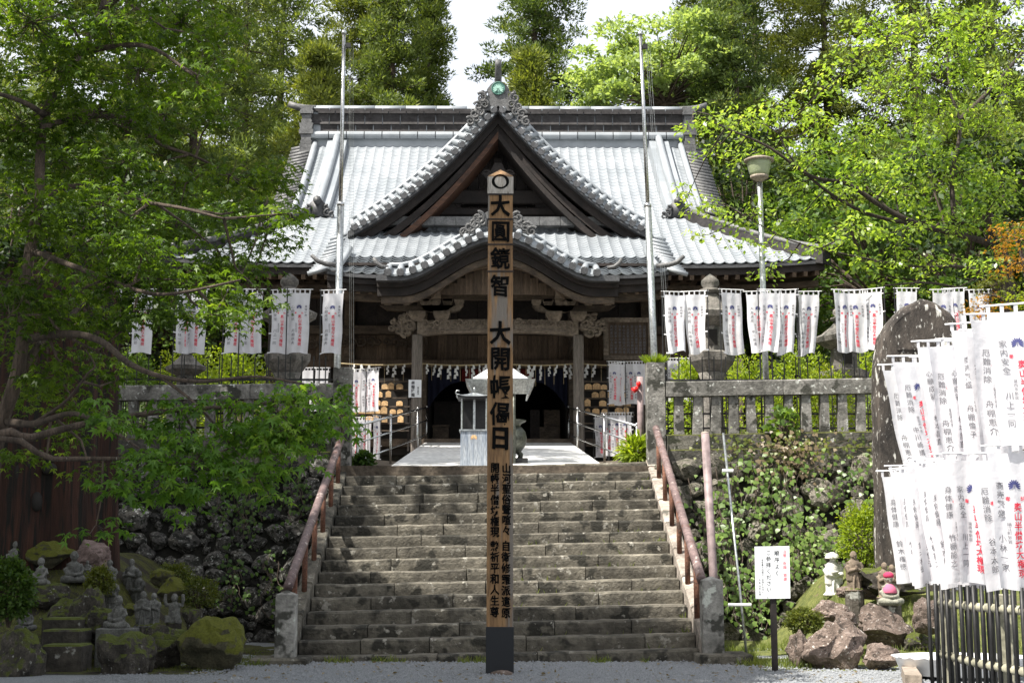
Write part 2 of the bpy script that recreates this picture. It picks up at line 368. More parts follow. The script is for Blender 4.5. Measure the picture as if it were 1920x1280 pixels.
# leaf templates: verts in (x,y,z), leaf grows along +y, faces as quads
_mt = [(0, 0, 0)]; _mq = []
for _i, (_a, _l) in enumerate([(-118, .5), (-62, .85), (0, 1.0), (62, .85), (118, .5)]):
    for _da, _ll, _z in ((-29, .33, .02), (0, _l, -.16), (29, .33, .02)):
        _t = math.radians(_a+_da); _mt.append((_ll*math.sin(_t)*.62, _ll*math.cos(_t)*.62+.1, _z))
    _mq.append((0, 1+_i*3, 2+_i*3, 3+_i*3))
T_MAPLE = (np.array(_mt), np.array(_mq))
T_OVAL = (np.array([(0, -.5, 0), (.27, 0, .07), (0, .5, -.08), (-.27, 0, .07)]), np.array([(0, 1, 2, 3)]))
T_BLADE = (np.array([(-.5, 0, 0), (.5, 0, 0), (.15, 1, 0), (-.15, 1, 0)]), np.array([(0, 1, 2, 3)]))
T_FERN = (np.array([(-.09, 0, 0), (.09, 0, 0), (.07, .6, .05), (-.07, .6, .05), (.01, 1.0, -.12), (-.01, 1.0, -.12)]), np.array([(0, 1, 2, 3), (3, 2, 4, 5)]))
T_IVY = (np.array([(0, -.35, 0), (.5, -.15, .03), (.3, .2, .02), (0, .6, -.05), (-.3, .2, .02), (-.5, -.15, .03), (0, 0, .05)]),
         np.array([(0, 1, 2, 6), (6, 2, 3, 4), (0, 6, 4, 5)]))
def leaves(C, dirs, nrm, size, T, wid=1.0):
    """place a leaf template at C (n,3): grows along dirs, faces nrm"""
    n = len(C); Y = dirs/(np.linalg.norm(dirs, axis=1, keepdims=True)+1e-9)
    X = np.cross(Y, nrm); X /= (np.linalg.norm(X, axis=1, keepdims=True)+1e-9); Z = np.cross(X, Y)
    tv, tf = T; s = np.asarray(size).reshape(-1, 1, 1)
    V = C[:, None, :]+s*(tv[None, :, 0:1]*wid*X[:, None, :]+tv[None, :, 1:2]*Y[:, None, :]+tv[None, :, 2:3]*Z[:, None, :])
    Fc = tf[None]+(np.arange(n)*len(tv))[:, None, None]
    return V.reshape(-1, 3), Fc.reshape(-1, tf.shape[1])
def unit(n, rs): v = rs.normal(size=(n, 3)); return v/np.linalg.norm(v, axis=1, keepdims=True)
class LV:                                                    # collects leaf batches of the same template
    def __init__(s): s.V = []; s.F = []; s.n = 0
    def add(s, VF): s.V.append(VF[0]); s.F.append(VF[1]+s.n); s.n += len(VF[0])
    def build(s, name, mat, parent): return put(name, np_mesh(name, np.concatenate(s.V), np.concatenate(s.F), mat), parent)
def blob(px, py, rx, ry, Y, dr=None):
    c = P(px, py, Y); k = c.y/F
    return np.array(c), np.array([rx*k, (dr if dr else max(rx, ry)*k*.9), ry*k])

# ------------------------------------------------------------------ lettering
PILLAR = '大圓鏡智大開帳偈日'; PL1 = '山河聖俗聲喧々'; PL2 = '自衛修羅派遣原'; PL3 = '開帳半僧坊権現'; PL4 = '熱祈平和人生尊'
WISH = ['身体健康', '家内安全', '厄難消除', '商売繁盛', '交通安全', '心願成就', '大漁満足', '無病息災']
NAMES = ['鈴木権徳', '松本昌直', '舟棚恵介', '舟棚倫子', '竹棚能之', '月棚政夫', '中川崎講', '円福寺講', '谷光佳子', '川上一同', '谷本太郎', '小林一家']
ADDR = ['浜松市奥山', '湖西市新居', '磐田市中泉', '細江町気賀']
ALLTXT = set(''.join([PILLAR, PL1, PL2, PL3, PL4, *WISH, *NAMES, *ADDR, '奉納奥山半僧坊大権現', '鎮護國家', '注意・危険禁煙順序よくご参拝ください。',
              '本堂裏の回廊は一切持ちません。大本山方広寺', '昇龍降龍', '岩五郎作']))
GLY = {}
def load_glyphs():
    obs = {}
    for c in sorted(ALLTXT):
        for bold in (0, 1):
            d = bpy.data.curves.new('glyph', 'FONT'); d.body = c; d.resolution_u = 2 if bold else 1; d.offset = (.004, .017, .022)[bold]
            o = bpy.data.objects.new('glyph', d); COL.objects.link(o); obs[(c, bold)] = o
    dg = bpy.context.evaluated_depsgraph_get()
    for k, o in obs.items():
        ev = o.evaluated_get(dg); m = ev.to_mesh()
        v = np.array([x.co[:2] for x in m.vertices]).reshape(-1, 2); f = [tuple(p.vertices) for p in m.polygons]
        if len(v): v = v-np.array([.5, .385])
        GLY[k] = (v, f); ev.to_mesh_clear()
    for o in obs.values():
        d = o.data; bpy.data.objects.remove(o); bpy.data.curves.remove(d)
load_glyphs()
def write(mb, text, u, v, size, fn, bold=0, pitch=1.05, wob=0, sx=1, sy=1):
    """vertical writing in (u right, v up) coordinates mapped into the scene by fn(u, v); returns nothing"""
    for i, c in enumerate(text):
        if c == ' ': continue
        g, f = GLY[(c, bold)]
        cv = v-i*size*pitch*sy
        vs = []
        for a, b in g:
            if wob:
                a += wob*noise.noise((a*3+i*7, b*3, 1)); b += wob*noise.noise((a*3, b*3+i*5, 9))
            vs.append(fn(u+a*size*sx, cv+b*size*sy))
        mb.add(vs, f)

# ================================================================== SETTING
def struct(name, mb, mat, smooth=False): return tag(mb.build(name, mat, None, smooth), kind='structure')
g = MB(); g.grid(lambda u, v: (-300+600*u, -120+700*v, 0), 24, 24); struct('ground', g, 'gravel_bed')
# upper terrace: a raised block behind the retaining walls, rising gently to the hall
TZ = 2.72
def terr(x, y):
    z = TZ+.25*sst(23.6, 27, y)*sst(2.2, 3.2, abs(x))+.75*sst(25, 34, y)
    return z
g = MB(); g.grid(lambda u, v: (-40+80*u, 22.6+60*v, terr(-40+80*u, 22.6+60*v)), 60, 50)
g.grid(lambda u, v: (-40+80*u, 22.6, -.2+(TZ+.2)*v*(1) if v < 1 else terr(-40+80*u, 22.6)), 60, 4)
struct('terrace', g, 'dirt')
def hill(x, y): return -2+sst(52, 110, y)*34+sst(12, 60, abs(x))*12*sst(30, 60, y)+1.5*noise.noise((x*.05, y*.05, 3))
g = MB(); g.grid(lambda u, v: (-170+340*u, 46+130*v, hill(-170+340*u, 46+130*v)), 50, 30); struct('hill', g, 'hill', True)
# loose gravel lying on the ground where it can be made out
def gravel():
    rs = np.random.RandomState(3); n = 22000
    x = rs.uniform(-4.2, 5.2, n); y = 12.6+4.6*rs.rand(n)**1.1; s = rs.uniform(.009, .022, n)
    keep = (x > -3.3) | (y < 15.2); x, y, s = x[keep], y[keep], s[keep]; n = len(x)
    oc = np.array([(1, 0, 0), (0, 1, 0), (-1, 0, 0), (0, -1, 0), (0, 0, .7), (0, 0, -.7)])
    tf = np.array([(0, 1, 4), (1, 2, 4), (2, 3, 4), (3, 0, 4)])
    V = oc[None]*s[:, None, None]*rs.uniform(.6, 1.3, (n, 6, 1)); a = rs.rand(n)*6.28
    ca, sa = np.cos(a), np.sin(a); X = V[..., 0]*ca[:, None]-V[..., 1]*sa[:, None]; Yv = V[..., 0]*sa[:, None]+V[..., 1]*ca[:, None]
    V = np.stack([X+x[:, None], Yv+y[:, None], V[..., 2]+s[:, None]*.35], -1)
    o = put('gravel', np_mesh('gravel', V.reshape(-1, 3), (tf[None]+(np.arange(n)*6)[:, None, None]).reshape(-1, 3), 'gravel'))
    tag(o, 'loose blue-grey gravel spread before the stone stairs', 'gravel', kind='stuff')
gravel()
# two planted mounds either side of the stairs
def hL(x, y):
    return (.02+.42*max(0, min(y-15.95, 3.1)))*sst(-3.9, -5.6, x)*sst(15.3, 15.9, y)+.05*noise.noise((x*1.3, y*1.3, 0))*sst(15.4, 16.5, y)*sst(-2.9, -3.4, x)
def hR(x, y):
    return (.03+.33*max(0, min(y-16.3, 3.2)))*sst(3.9, 5.2, x)*sst(15.7, 16.6, y)+.05*noise.noise((x*1.3, y*1.3, 5))*sst(15.6, 16.6, y)*sst(2.9, 3.4, x)
g = MB(); g.grid(lambda u, v: (-12+9.1*u, 15.2+7.2*v, hL(-12+9.1*u, 15.2+7.2*v)+.004), 46, 36); struct('moss_bank', g, 'moss_ground', True)
g = MB(); g.grid(lambda u, v: (2.9+9*u, 15.6+6.6*v, hR(2.9+9*u, 15.6+6.6*v)+.004), 46, 34); struct('grass_bank', g, 'grass_ground', True)

# ================================================================== STONE STAIRS
R0, RT, RZ0, RY0, NS, HW = .165, .354, .103, 17.09, 17, 2.425
def sag(x): return .02*x+.012*noise.noise((x*.9, 3, 2))
st = thing('stone_staircase', 'broad flight of worn grey stone steps climbing to the temple terrace', 'staircase', (0, RY0, 0))
g = MB()
for k in range(NS): g.box(-HW+.03, HW-.03, RY0+RT*k+.05, RY0+RT*(k+1)+.3, -.05, RZ0+R0*k-.07+.002*k)
g.build('core', 'wall_core', st)
for k in range(NS):
    xs = [-HW]
    while xs[-1] < HW-1.3: xs.append(xs[-1]+rnd(.65, 1.5))
    xs = [x for x in xs if x < HW-.5]+[HW]
    for a, b in zip(xs[:-1], xs[1:]):
        n = max(3, int((b-a)/.16)); dz = rnd(-.007, .007); dy = rnd(-.012, .012); w = MB(); gap = .006
        y0 = RY0+RT*k+dy; zt = RZ0+R0*k+dz; ring = []
        for i in range(n+1):
            x = a+gap+(b-a-2*gap)*i/n
            nz = .012*noise.noise((x*4, k*3.1, 0)); ny = .014*noise.noise((x*4, k*3.1, 7)); ch = .022+.014*noise.noise((x*7, k*2.3, 4))
            chip = .03*max(0, noise.noise((x*5, k*9.7, 11))-.35)
            z = zt+sag(x)+nz
            w.v += [(x, y0+ny+.012, z-R0-.03), (x, y0+ny-.002, z-.085), (x, y0+ny, z-ch-chip), (x, y0+ny+ch+chip, z), (x, y0+RT+.06, z+.004), (x, y0+RT+.06, z-R0-.03)]
        for i in range(n):
            for q in range(6): w.f.append((i*6+q, i*6+(q+1) % 6, i*6+6+(q+1) % 6, i*6+6+q))
        w.f.append((5, 4, 3, 2, 1, 0)); w.f.append(tuple(n*6+q for q in range(6)))
        w.build('step_stone', 'step_stone', st)
for s in (-1, 1):                                            # sloping side curbs in separate stones
    m = 7
    for i in range(m):
        t0, t1 = i/m+.004, (i+1)/m-.004; w = MB(); L = RT*16+.35; nn = 4
        for j in range(nn+1):
            t = t0+(t1-t0)*j/nn; y = RY0-.1+L*t; z = RZ0+.10+R0*16*t+s*.04; q = .012*noise.noise((t*30, s, 2))
            xi, xo = s*(HW+.012), s*(HW+.20+q)
            w.v += [(xi, y, z-.5), (xi, y, z-.02+q), (xi+s*.02, y, z+q), (xo-s*.03, y, z-q), (xo, y, z-.03), (xo, y, max(-.04, z-1.3))]
        for j in range(nn):
            for q in range(6): w.f.append((j*6+q, j*6+(q+1) % 6, j*6+6+(q+1) % 6, j*6+6+q))
        w.f.append((5, 4, 3, 2, 1, 0)); w.f.append(tuple(nn*6+q for q in range(6)))
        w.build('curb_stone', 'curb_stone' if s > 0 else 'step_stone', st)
    w = MB(); w.box(s*(HW+.19) if s > 0 else s*(HW+.19)-0, s*(HW+.03), RY0+.3, RY0+RT*16+.2, -.05, .3)
# gate posts
def post(name, label, x, y, z0, z1, w, cap, group):
    t = thing(name, label, 'post', (x, y, z0), group)
    g = MB(); h = w/2; b = len(g.v)
    rings = [(h*1.02, z0-.05), (h, z0+.3), (h, z1-cap), (h-.004, z1-cap+.002), (h*.12, z1)]
    for q, z in rings: g.v += [(x-q, y-q, z), (x+q, y-q, z), (x+q, y+q, z), (x-q, y+q, z)]
    for i in range(len(rings)-1):
        for k in range(4): g.f.append((i*4+k, i*4+(k+1) % 4, i*4+4+(k+1) % 4, i*4+4+k))
    g.f.append((3, 2, 1, 0)); e = (len(rings)-1)*4; g.f.append((e, e+1, e+2, e+3))
    g.build('shaft', 'post_stone' if z0 < 1 else 'baluster', t, bevel=.008)
    return t
pl = P(534, 1236, 16.85); pr = P(1337, 1214, 16.95)
t = post('stair_post', 'square lichen-spotted stone post at the shaded foot of the stairs', pl.x, 16.9, .06, zr(1106, 16.9), .235, .05, None)
MB().box(pl.x-.38, pl.x+.3, 16.55, 17.2, -.05, .075).build('plinth', 'step_stone', t, bevel=.02)
t = post('stair_post', 'pale square stone post with pyramid cap at the sunlit foot of the stairs', pr.x, 17.0, .1, zr(1080, 17.0), .25, .045, None)
MB().box(pr.x-.22, pr.x+.42, 16.6, 17.3, -.05, .115).build('plinth', 'step_stone', t, bevel=.02)
TY = 22.85
tl = post('stair_post', 'tall mottled stone post at the stair head by the maple sprays', xr(645, TY), TY, 2.5, zr(690, TY), .30, .01, None)
tr = post('stair_post', 'tall dark stone post overgrown with grass at the stair head', xr(1227, TY), TY, 2.5, zr(680, TY), .30, .01, None)

# handrails
def handrail(label, a, b, ra, matn, nposts, xs):
    a, b = Vector(a), Vector(b); t = thing('handrail', label, 'handrail', (a.x, a.y, 0))
    g = MB(); pts = [a.lerp(b, i/10) for i in range(11)]
    g.tube(pts, ra, 12).build('rail', matn, t, True)
    for i in range(nposts):
        u = (i+.6)/nposts; p = a.lerp(b, u); tt = (p.y-RY0+.1)/(RT*16+.35)
        zc = RZ0+.10+R0*16*tt+xs*.04
        MB().tube([(p.x, p.y, zc-.03), (p.x, p.y, p.z-ra*.6)], .036, 10).build('upright', 'rust', t, True)
    return t
handrail('mottled brown pipe handrail along the shaded side of the stairs', P(540, 1100, 17.0), P(640, 822, 22.5), .058, 'brown_pipe', 6, -1)
handrail('peeling pinkish brown pipe handrail with rusty uprights on the sunlit stair side', P(1316, 1088, 17.05), P(1230, 803, 22.5), .058, 'brown_pipe', 6, 1)

# ================================================================== RETAINING WALLS
def rock_mesh(name, seed, mat, sub=3, rough=.35, cuts=5):
    bm = bmesh.new(); bmesh.ops.create_icosphere(bm, subdivisions=sub, radius=1); rr = random.Random(seed)
    pl = []
    for _ in range(cuts):
        n = Vector((rr.gauss(0, 1), rr.gauss(0, 1), rr.gauss(0, 1))).normalized(); pl.append((n, rr.uniform(.62, .85)))
    for v in bm.verts:
        p = v.co.copy()
        for n, d in pl:
            q = p.dot(n)-d
            if q > 0: p -= n*q*.97
        k = 1+rough*.35*noise.noise(p*1.7+Vector((seed, 0, 0)))+rough*.16*noise.noise(p*4+Vector((0, seed, 0)))+rough*.09*noise.noise(p*9+Vector((0, 0, seed)))
        v.co = p*k
    me = bpy.data.meshes.new(name); bm.to_mesh(me); bm.free(); me.materials.append(MATS[mat])
    me.polygons.foreach_set('use_smooth', [True]*len(me.polygons)); me.set_sharp_from_angle(angle=.42); return me
def wall(label, x0, x1, ytop, ybot, ztop, zbot, smin, smax, matn, seed, nmax=300):
    t = thing('retaining_wall', label, 'wall', ((x0+x1)/2, ytop, 0)); rr = random.Random(seed)
    g = MB(); g.hexa([(x0, ybot+.1, zbot-.1), (x1, ybot+.1, zbot-.1), (x1, ytop+1, zbot-.1), (x0, ytop+1, zbot-.1)],
                     [(x0, ytop+.1, ztop), (x1, ytop+.1, ztop), (x1, ytop+1, ztop), (x0, ytop+1, ztop)]); g.build('core', 'wall_core', t)
    ms = [rock_mesh('stone', seed*31+i, matn, 3, .75, 9) for i in range(9)]
    done = []; tries = 0
    while tries < 9000 and len(done) < nmax:
        tries += 1
        r = rr.uniform(smin, smax)*(1-.62*min(1, tries/3500)); x = rr.uniform(x0, x1); z = rr.uniform(zbot, ztop-.02)
        if any((x-a)**2/1.25+(z-b)**2 < ((r+c)*.73)**2 for a, b, c in done): continue
        done.append((x, z, r))
        y = ybot+(ytop-ybot)*(z-zbot)/(ztop-zbot)+.08
        m = Matrix.Translation((x, y, z)) @ Matrix.Rotation(rr.uniform(-.5, .5), 4, 'Y') @ Matrix.Diagonal((r*rr.uniform(1.0, 1.3), r*rr.uniform(.7, .95), r*rr.uniform(.8, 1.0), 1)) @ Matrix.Rotation(rr.uniform(0, 6.28), 4, 'Z') @ Matrix.Rotation(rr.uniform(0, 6.28), 4, 'X')
        put('stone', rr.choice(ms), t, m)
    return t
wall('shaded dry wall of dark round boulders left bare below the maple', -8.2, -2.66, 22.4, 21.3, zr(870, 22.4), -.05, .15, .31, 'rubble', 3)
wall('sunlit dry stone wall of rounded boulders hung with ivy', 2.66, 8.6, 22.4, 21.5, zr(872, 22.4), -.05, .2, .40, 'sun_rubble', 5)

# ================================================================== BALUSTRADES
def balustrade(label, x0, x1, x_first, step, z_off, slope, y=22.75):
    t = thing('stone_balustrade', label, 'balustrade', ((x0+x1)/2, y, 2.7))
    zt0, zt1 = zr(716, y), zr(744, y); zb = zr(818, y); zc = zr(845, y); ze = zr(874, y)
    f = lambda x: z_off+slope*(x-x0)
    def run(name, za, zb_, ya, yb, L, mat):
        x = x0
        while x < x1-.05:
            e = min(x+L*rnd(.85, 1.15), x1); gp = .006; w = MB(); n = 4
            for i in range(n+1):
                q = x+gp+(e-x-2*gp)*i/n; k = .012*noise.noise((q*3, za, 1)); d = f(q)
                w.v += [(q, ya+k, zb_+d), (q, ya+k, za+d-.02), (q, ya+.02+k, za+d+k), (q, yb, za+d+k), (q, yb, zb_+d)]
            for i in range(n):
                for c in range(5): w.f.append((i*5+c, i*5+(c+1) % 5, i*5+5+(c+1) % 5, i*5+5+c))
            w.f.append((4, 3, 2, 1, 0)); w.f.append(tuple(n*5+c for c in range(5))); w.build(name, mat, t); x = e
    run('top_rail', zt0, zt1, y-.12, y+.12, 1.9, 'baluster')
    run('base_rail', zb+.02, zc+.003, y-.17, y+.16, 1.5, 'coping')
    run('coping_stone', zc, ze-.06, y-.30, y+.35, 1.2, 'coping')
    x = x_first
    bmsh = MB(); bmsh.hexa([(-.077, -.07, 0), (.077, -.07, 0), (.077, .07, 0), (-.077, .07, 0)], [(-.07, -.065, zt1-zb), (.07, -.065, zt1-zb), (.07, .065, zt1-zb), (-.07, .065, zt1-zb)])
    me = bmsh.mesh('baluster', 'baluster')
    while x < x1-.08:
        put('baluster', me, t, Matrix.Translation((x, y, zb+.01+f(x))) @ Matrix.Rotation(rnd(-.03, .03), 4, 'Y') @ Matrix.Diagonal((rnd(.92, 1.1), 1, .985, 1)))
        x += step
    return t
balustrade('sunlit grey stone balustrade on the terrace edge above the ivy wall', xr(1246, 22.75), 8.8, xr(1270, 22.75), .298, 0, .018)
balustrade('shaded mossy stone balustrade half hidden behind maple leaves', -8.3, xr(628, 22.75), -8.1, .31, -.1, .012)
# ================================================================== TEMPLE HALL
MT = [('hall', 38)]
EY, RY = 35.8, 44.0
EZ, RZ = zr(494, EY), zr(268, RY)
TG = .42
def upt(x): return .16*max(0, (abs(x)-4.5)/4.14)**2.5
def S(x, t):
    return Vector((x, EY+(RY-EY)*t, EZ+(RZ-EZ)*(t-.24*t*(1-t))+upt(x)*max(0, 1-t/.5)**2))
def tlim(x):
    a = abs(x)
    return 1.0 if a <= 5.55 else (1.0 if a <= 5.95 else max(0, TG*(1-(a-5.5)/3.14)))
KY0, KY1 = 33.0, 37.7
KZ0, KZ1 = zr(515, KY0), zr(436, KY1)
KHW = 4.12
def bump(x):
    a = abs(x)
    return .98*(.5+.5*math.cos(math.pi*min(1, a/2.35)))**.92
def K(x, t):
    base = KZ0+(KZ1-KZ0)*(t-.18*t*(1-t)); v = KZ0+bump(x)-.03
    d = base-v; k = .08
    z = base if d > k else v if d < -k else v+(d+k)**2/(4*k)
    return Vector((x, KY0+(KY1-KY0)*t, z+.10*max(0, (abs(x)-2.9)/1.2)**2*max(0, 1-2*t)))
hall = thing('temple_hall', 'large weathered timber temple hall with silver grey tiled hip-and-gable roof', 'temple', (0, 40, terr(0, 40)))
# pan tile template: 0..1 across, 0..1 up the course; z is height in metres
NT = 6
_pu = [i/NT for i in range(NT+1)]
_ph = [.052*(2*u-1)**2 for u in _pu]
def tile_geo(fn, x, w, t0, t1, lift=.013):
    vs = []
    for h_, (u, t) in zip(_ph*2, [(u, t0) for u in _pu]+[(u, t1) for u in _pu]):
        p = fn(x+w*u, t); vs.append((p.x, p.y-(0 if t == t1 else .0), p.z+h_+(lift if t == t0 else .002)))
    for u, h_ in zip(_pu, _ph):
        p = fn(x+w*u, t0); vs.append((p.x, p.y+.006, p.z+h_-.012))
    n = NT+1
    return vs, [(i, i+1, n+i+1, n+i) for i in range(NT)]+[(2*n+i, 2*n+i+1, i+1, i) for i in range(NT)]
PW = .283
field = MB()
def tile_field(mb, fn, xa, xb, tl, n, skip=None):
    cols = int(round((xb-xa)/PW)); w = (xb-xa)/cols
    for i in range(cols):
        x = xa+i*w
        tm = min(tl(x), tl(x+w)) if tl else 1
        for j in range(int(n*tm+.5)):
            if skip and skip(i, j): continue
            mb.add(*tile_geo(fn, x, w, j/n, (j+1.12)/n))
tile_field(field, S, -8.5, 8.5, tlim, 40)
single = []
NK = 22
tile_field(field, K, -KHW, KHW, None, NK, lambda i, j: j < 10 and single.append((i, j)) is None)
o = field.build('roof_tiles', 'tile', hall, False, fix=False); tag(o, kind='stuff')
# the tiles of the porch roof that show largest, one by one, sharing one mesh
tm_ = MB(); vs, fs = tile_geo(lambda x, t: Vector((x, t, 0)), 0, 1, 0, 1.12); tm_.add(vs, fs); tile_me = tm_.mesh('roof_tile', 'tile', fix=False)
kc = int(round(2*KHW/PW)); kw = 2*KHW/kc
for i, j in single:
    x = -KHW+i*kw; a = K(x, j/NK); b = K(x+kw, j/NK); c = K(x+kw/2, (j+1)/NK); a0 = K(x+kw/2, j/NK)
    ex = b-a; ey = c-a0; ez = Vector((0, 0, 1))
    m = Matrix(((ex.x, ey.x, ez.x, a.x), (ex.y, ey.y, ez.y, a.y), (ex.z, ey.z, ez.z, a.z), (0, 0, 0, 1)))
    q = m @ Matrix.Diagonal((1, 1, 1, 1))
    put('roof_tile', tile_me, hall, q)
# shells under the tiles, sides and back of the roof
g = MB()
g.grid(lambda u, v: S(-5.9+11.8*u, v)-Vector((0, -.02, .10)), 24, 12)
g.grid(lambda u, v: (lambda t: S((-1+2*u)*(5.5+3.14*(1-t/TG)), t)-Vector((0, -.02, .10)))(v*TG), 30, 8)
YB = 2*RY-EY
for s in (-1, 1):
    def side(u, v, s=s):
        t = v*TG; p = S(0, t); X = 5.5+3.14*(1-v); hy = (RY-EY)*(1-t); return (s*X, RY-hy+2*hy*u, p.z+.02+upt(8.6)*(1-v)**2*(abs(2*u-1))**4)
    g.grid(side, 20, 8)
def back(u, v):
    p = S(0, v); X = 5.9 if v > TG else 5.5+3.14*(1-v/TG); return ((-1+2*u)*X, 2*RY-p.y, p.z)
g.grid(back, 20, 16); g.build('roof_shell', 'tile', hall, True)
g = MB(); g.grid(lambda u, v: K(-KHW+2*KHW*u, v)-Vector((0, -.03, .12)), 60, 12); g.build('porch_roof_shell', 'dark_wood', hall, True)
# main ridge in courses of separate tiles
RT0 = zr(203, RY)
rz = [RZ-.1, RZ+.02, RZ+.24, RZ+.50, RZ+.84, RZ+.93, RZ+1.04, RT0]
L = .575; n = 21; xa = -n*L/2
def ridge_course(z0, z1, dep, off, mat, bul=0):
    g = MB(); m = 4; h = L-.03
    for q in (0, 1):
        x = q*h
        for i in range(m+1):
            v = i/m; g.v.append((x, -dep-bul*math.sin(v*3.14), (z1-z0)*v))
    for i in range(m): g.f.append((i, m+1+i, m+2+i, i+1))
    b = len(g.v); g.v += [(0, dep, 0), (0, dep, z1-z0), (h, dep, 0), (h, dep, z1-z0)]
    g.f += [(m, 2*m+1, b+3, b+1), (0, b, b+2, m+1), (b, b+1, b+3, b+2), tuple(range(m+1))+(b+1, b), tuple(range(m+1, 2*m+2))+(b+3, b+2)]
    me = g.mesh('ridge_tile', mat)
    for i in range(n): put('ridge_tile', me, hall, Matrix.Translation((xa+i*L+off, RY, z0)))
ridge_course(rz[1], rz[2], .42, 0, 'tile', .05)
ridge_course(rz[2]+.01, rz[3], .33, .28, 'ridge_tile', -.04)
ridge_course(rz[3]+.01, rz[4], .36, 0, 'ridge_tile', -.05)
ridge_course(rz[4]+.01, rz[5], .42, .2, 'ridge_tile')
ridge_course(rz[5]+.01, rz[6], .34, 0, 'ridge_tile')
MB().box(xa-.1, -xa+.2, RY-.28, RY+.28, RZ-.3, rz[6]+.02).build('ridge_core', 'tile', hall)
XR = 6.05
for i in range(12):
    a = -XR+i*2*XR/12; g = MB(); g.tube([(a+.01, RY, rz[6]+.07), (a+2*XR/12-.01, RY, rz[6]+.07)], .13, 12); g.build('ridge_cap', 'tile', hall, True)
def scroll(mb, cx, cz, y, r, turns, dirn, th, a0=0, flip=1):
    pts = []; m = int(turns*14)
    for i in range(m+1):
        a = a0+dirn*turns*2*math.pi*i/m; q = r*(1-.8*i/m); pts.append((cx+flip*q*math.cos(a), y, cz+q*math.sin(a)))
    mb.tube(pts, [th*(1-.5*i/m) for i in range(m+1)], 7)
for s in (-1, 1):                                            # stacked ridge ends and the upswept horns
    g = MB(); X = s*6.2
    for k, (z0, z1, w, d) in enumerate([(RZ-.55, RZ-.2, .34, .5), (RZ-.18, RZ+.12, .28, .46), (RZ+.14, RZ+.5, .36, .5), (RZ+.52, RZ+.8, .26, .44), (RZ+.82, RZ+1.08, .34, .5)]):
        m = MB(); poly = [(-w, z0), (w, z0), (w*1.05, (z0*.7+z1*.3)), (w*.86, (z0+z1)/2), (w*1.02, z1), (-w*1.02, z1), (-w*.86, (z0+z1)/2), (-w*1.05, (z0*.7+z1*.3))]
        g.prism([(X+p[0]*.62, p[1]) for p in poly], RY-d, RY+d)
    g.build('ridge_end', 'oni_tile', hall)
    pts = [(s*5.95, RY, rz[6]+.08), (s*6.3, RY, rz[6]+.10), (s*6.6, RY, rz[6]+.16), (s*6.85, RY, rz[6]+.26)]
    MB().tube(pts, [.13, .125, .115, .10], 10).build('ridge_horn', 'oni_tile', hall, True)
    # descending ridge
    X = s*5.2; m = 12; tt = [1.0-.57*i/m for i in range(m+1)]
    pts = [S(X, t)+Vector((0, 0, .40)) for t in tt]; MB().tube(pts, .12, 10).build('descending_ridge_cap', 'tile', hall, True)
    for q, w in ((-.19, .15), (.19, .15)):
        g = MB()
        for t in tt:
            p = S(X, t); g.v += [(X+q-w, p.y, p.z-.02), (X+q-w*.8, p.y, p.z+.27+.04*(q*s < 0)), (X+q+w*.8, p.y, p.z+.30), (X+q+w, p.y, p.z-.02)]
        for i in range(m):
            for k in range(3): g.f.append((i*4+k, i*4+k+1, i*4+5+k, i*4+4+k))
        g.f.append((m*4, m*4+1, m*4+2, m*4+3)); g.build('descending_ridge_side', 'tile', hall)
    p = S(X, tt[-1]); g = MB()
    g.prism([(p.x-.3, p.z-.05), (p.x+.3, p.z-.05), (p.x+.22, p.z+.2), (p.x+.24, p.z+.3), (p.x+.12, p.z+.44), (p.x-.12, p.z+.44), (p.x-.24, p.z+.3), (p.x-.22, p.z+.2)], p.y-.2, p.y-.02)
    g.tube([(p.x, p.y-.28, p.z+.42), (p.x, p.y+.1, p.z+.40)], .12, 10)
    for q in (-1, 1):
        for (a_, b_, c_) in ((.3, .04, .12), (.42, -.02, .10), (.26, .2, .08)): scroll(g, p.x+q*a_, p.z+b_, p.y-.2, c_, 1.3, 1, .04, 1, q)
    g.build('ridge_ogre_tile', 'rake_dark', hall, True)
    # hip ridge towards the eave corner
    pts = []
    for i in range(11):
        t = TG*(1-i/10); x = s*(5.5+3.14*(1-t/TG)); q = S(x, t); pts.append(q+Vector((0, 0, .24+.04*(i/10)**3)))
    MB().tube(pts, .085, 8).build('hip_ridge_cap', 'oni_tile', hall, True)
    g = MB()
    for q in pts: g.v += [(q.x-.15, q.y-.15, q.z-.45), (q.x-.13, q.y-.13, q.z-.06), (q.x+.13, q.y+.13, q.z-.06), (q.x+.15, q.y+.15, q.z-.45)]
    for i in range(10):
        for k in range(3): g.f.append((i*4+k, i*4+k+1, i*4+5+k, i*4+4+k))
    g.f.append((40, 41, 42, 43)); g.build('hip_ridge_side', 'ridge_tile', hall)
    q = pts[-1]; MB().tube([q, q+Vector((s*.2, -.14, .03)), q+Vector((s*.36, -.26, .12))], [.12, .11, .09], 8).build('hip_ridge_horn', 'rake_dark', hall, True)
    # verge: barrel tiles sloping outward over the gable end
    MB().tube([S(s*5.92, 1-.53*i/8)+Vector((0, 0, .12)) for i in range(9)], .10, 8).build('verge_cap', 'tile', hall, True)
    me = MB().tube([(0, 0, 0), (s*.75, 0, -.17)], .075, 8).mesh('verge_tile', 'oni_tile', True)
    for i in range(22):
        t = .48+.5*i/21; q = S(s*5.95, t); put('verge_tile', me, hall, Matrix.Translation((q.x, q.y, q.z+.0)))
    g = MB(); g.grid(lambda u, v: S(s*5.95, .46+.54*v)+Vector((s*.75*u, 0, -.05-.17*u)), 3, 12)
    g.build('verge_bed', 'ridge_tile', hall)
    g = MB(); a, b, c = S(s*5.6, TG), S(s*5.6, 1), S(s*5.6, TG)
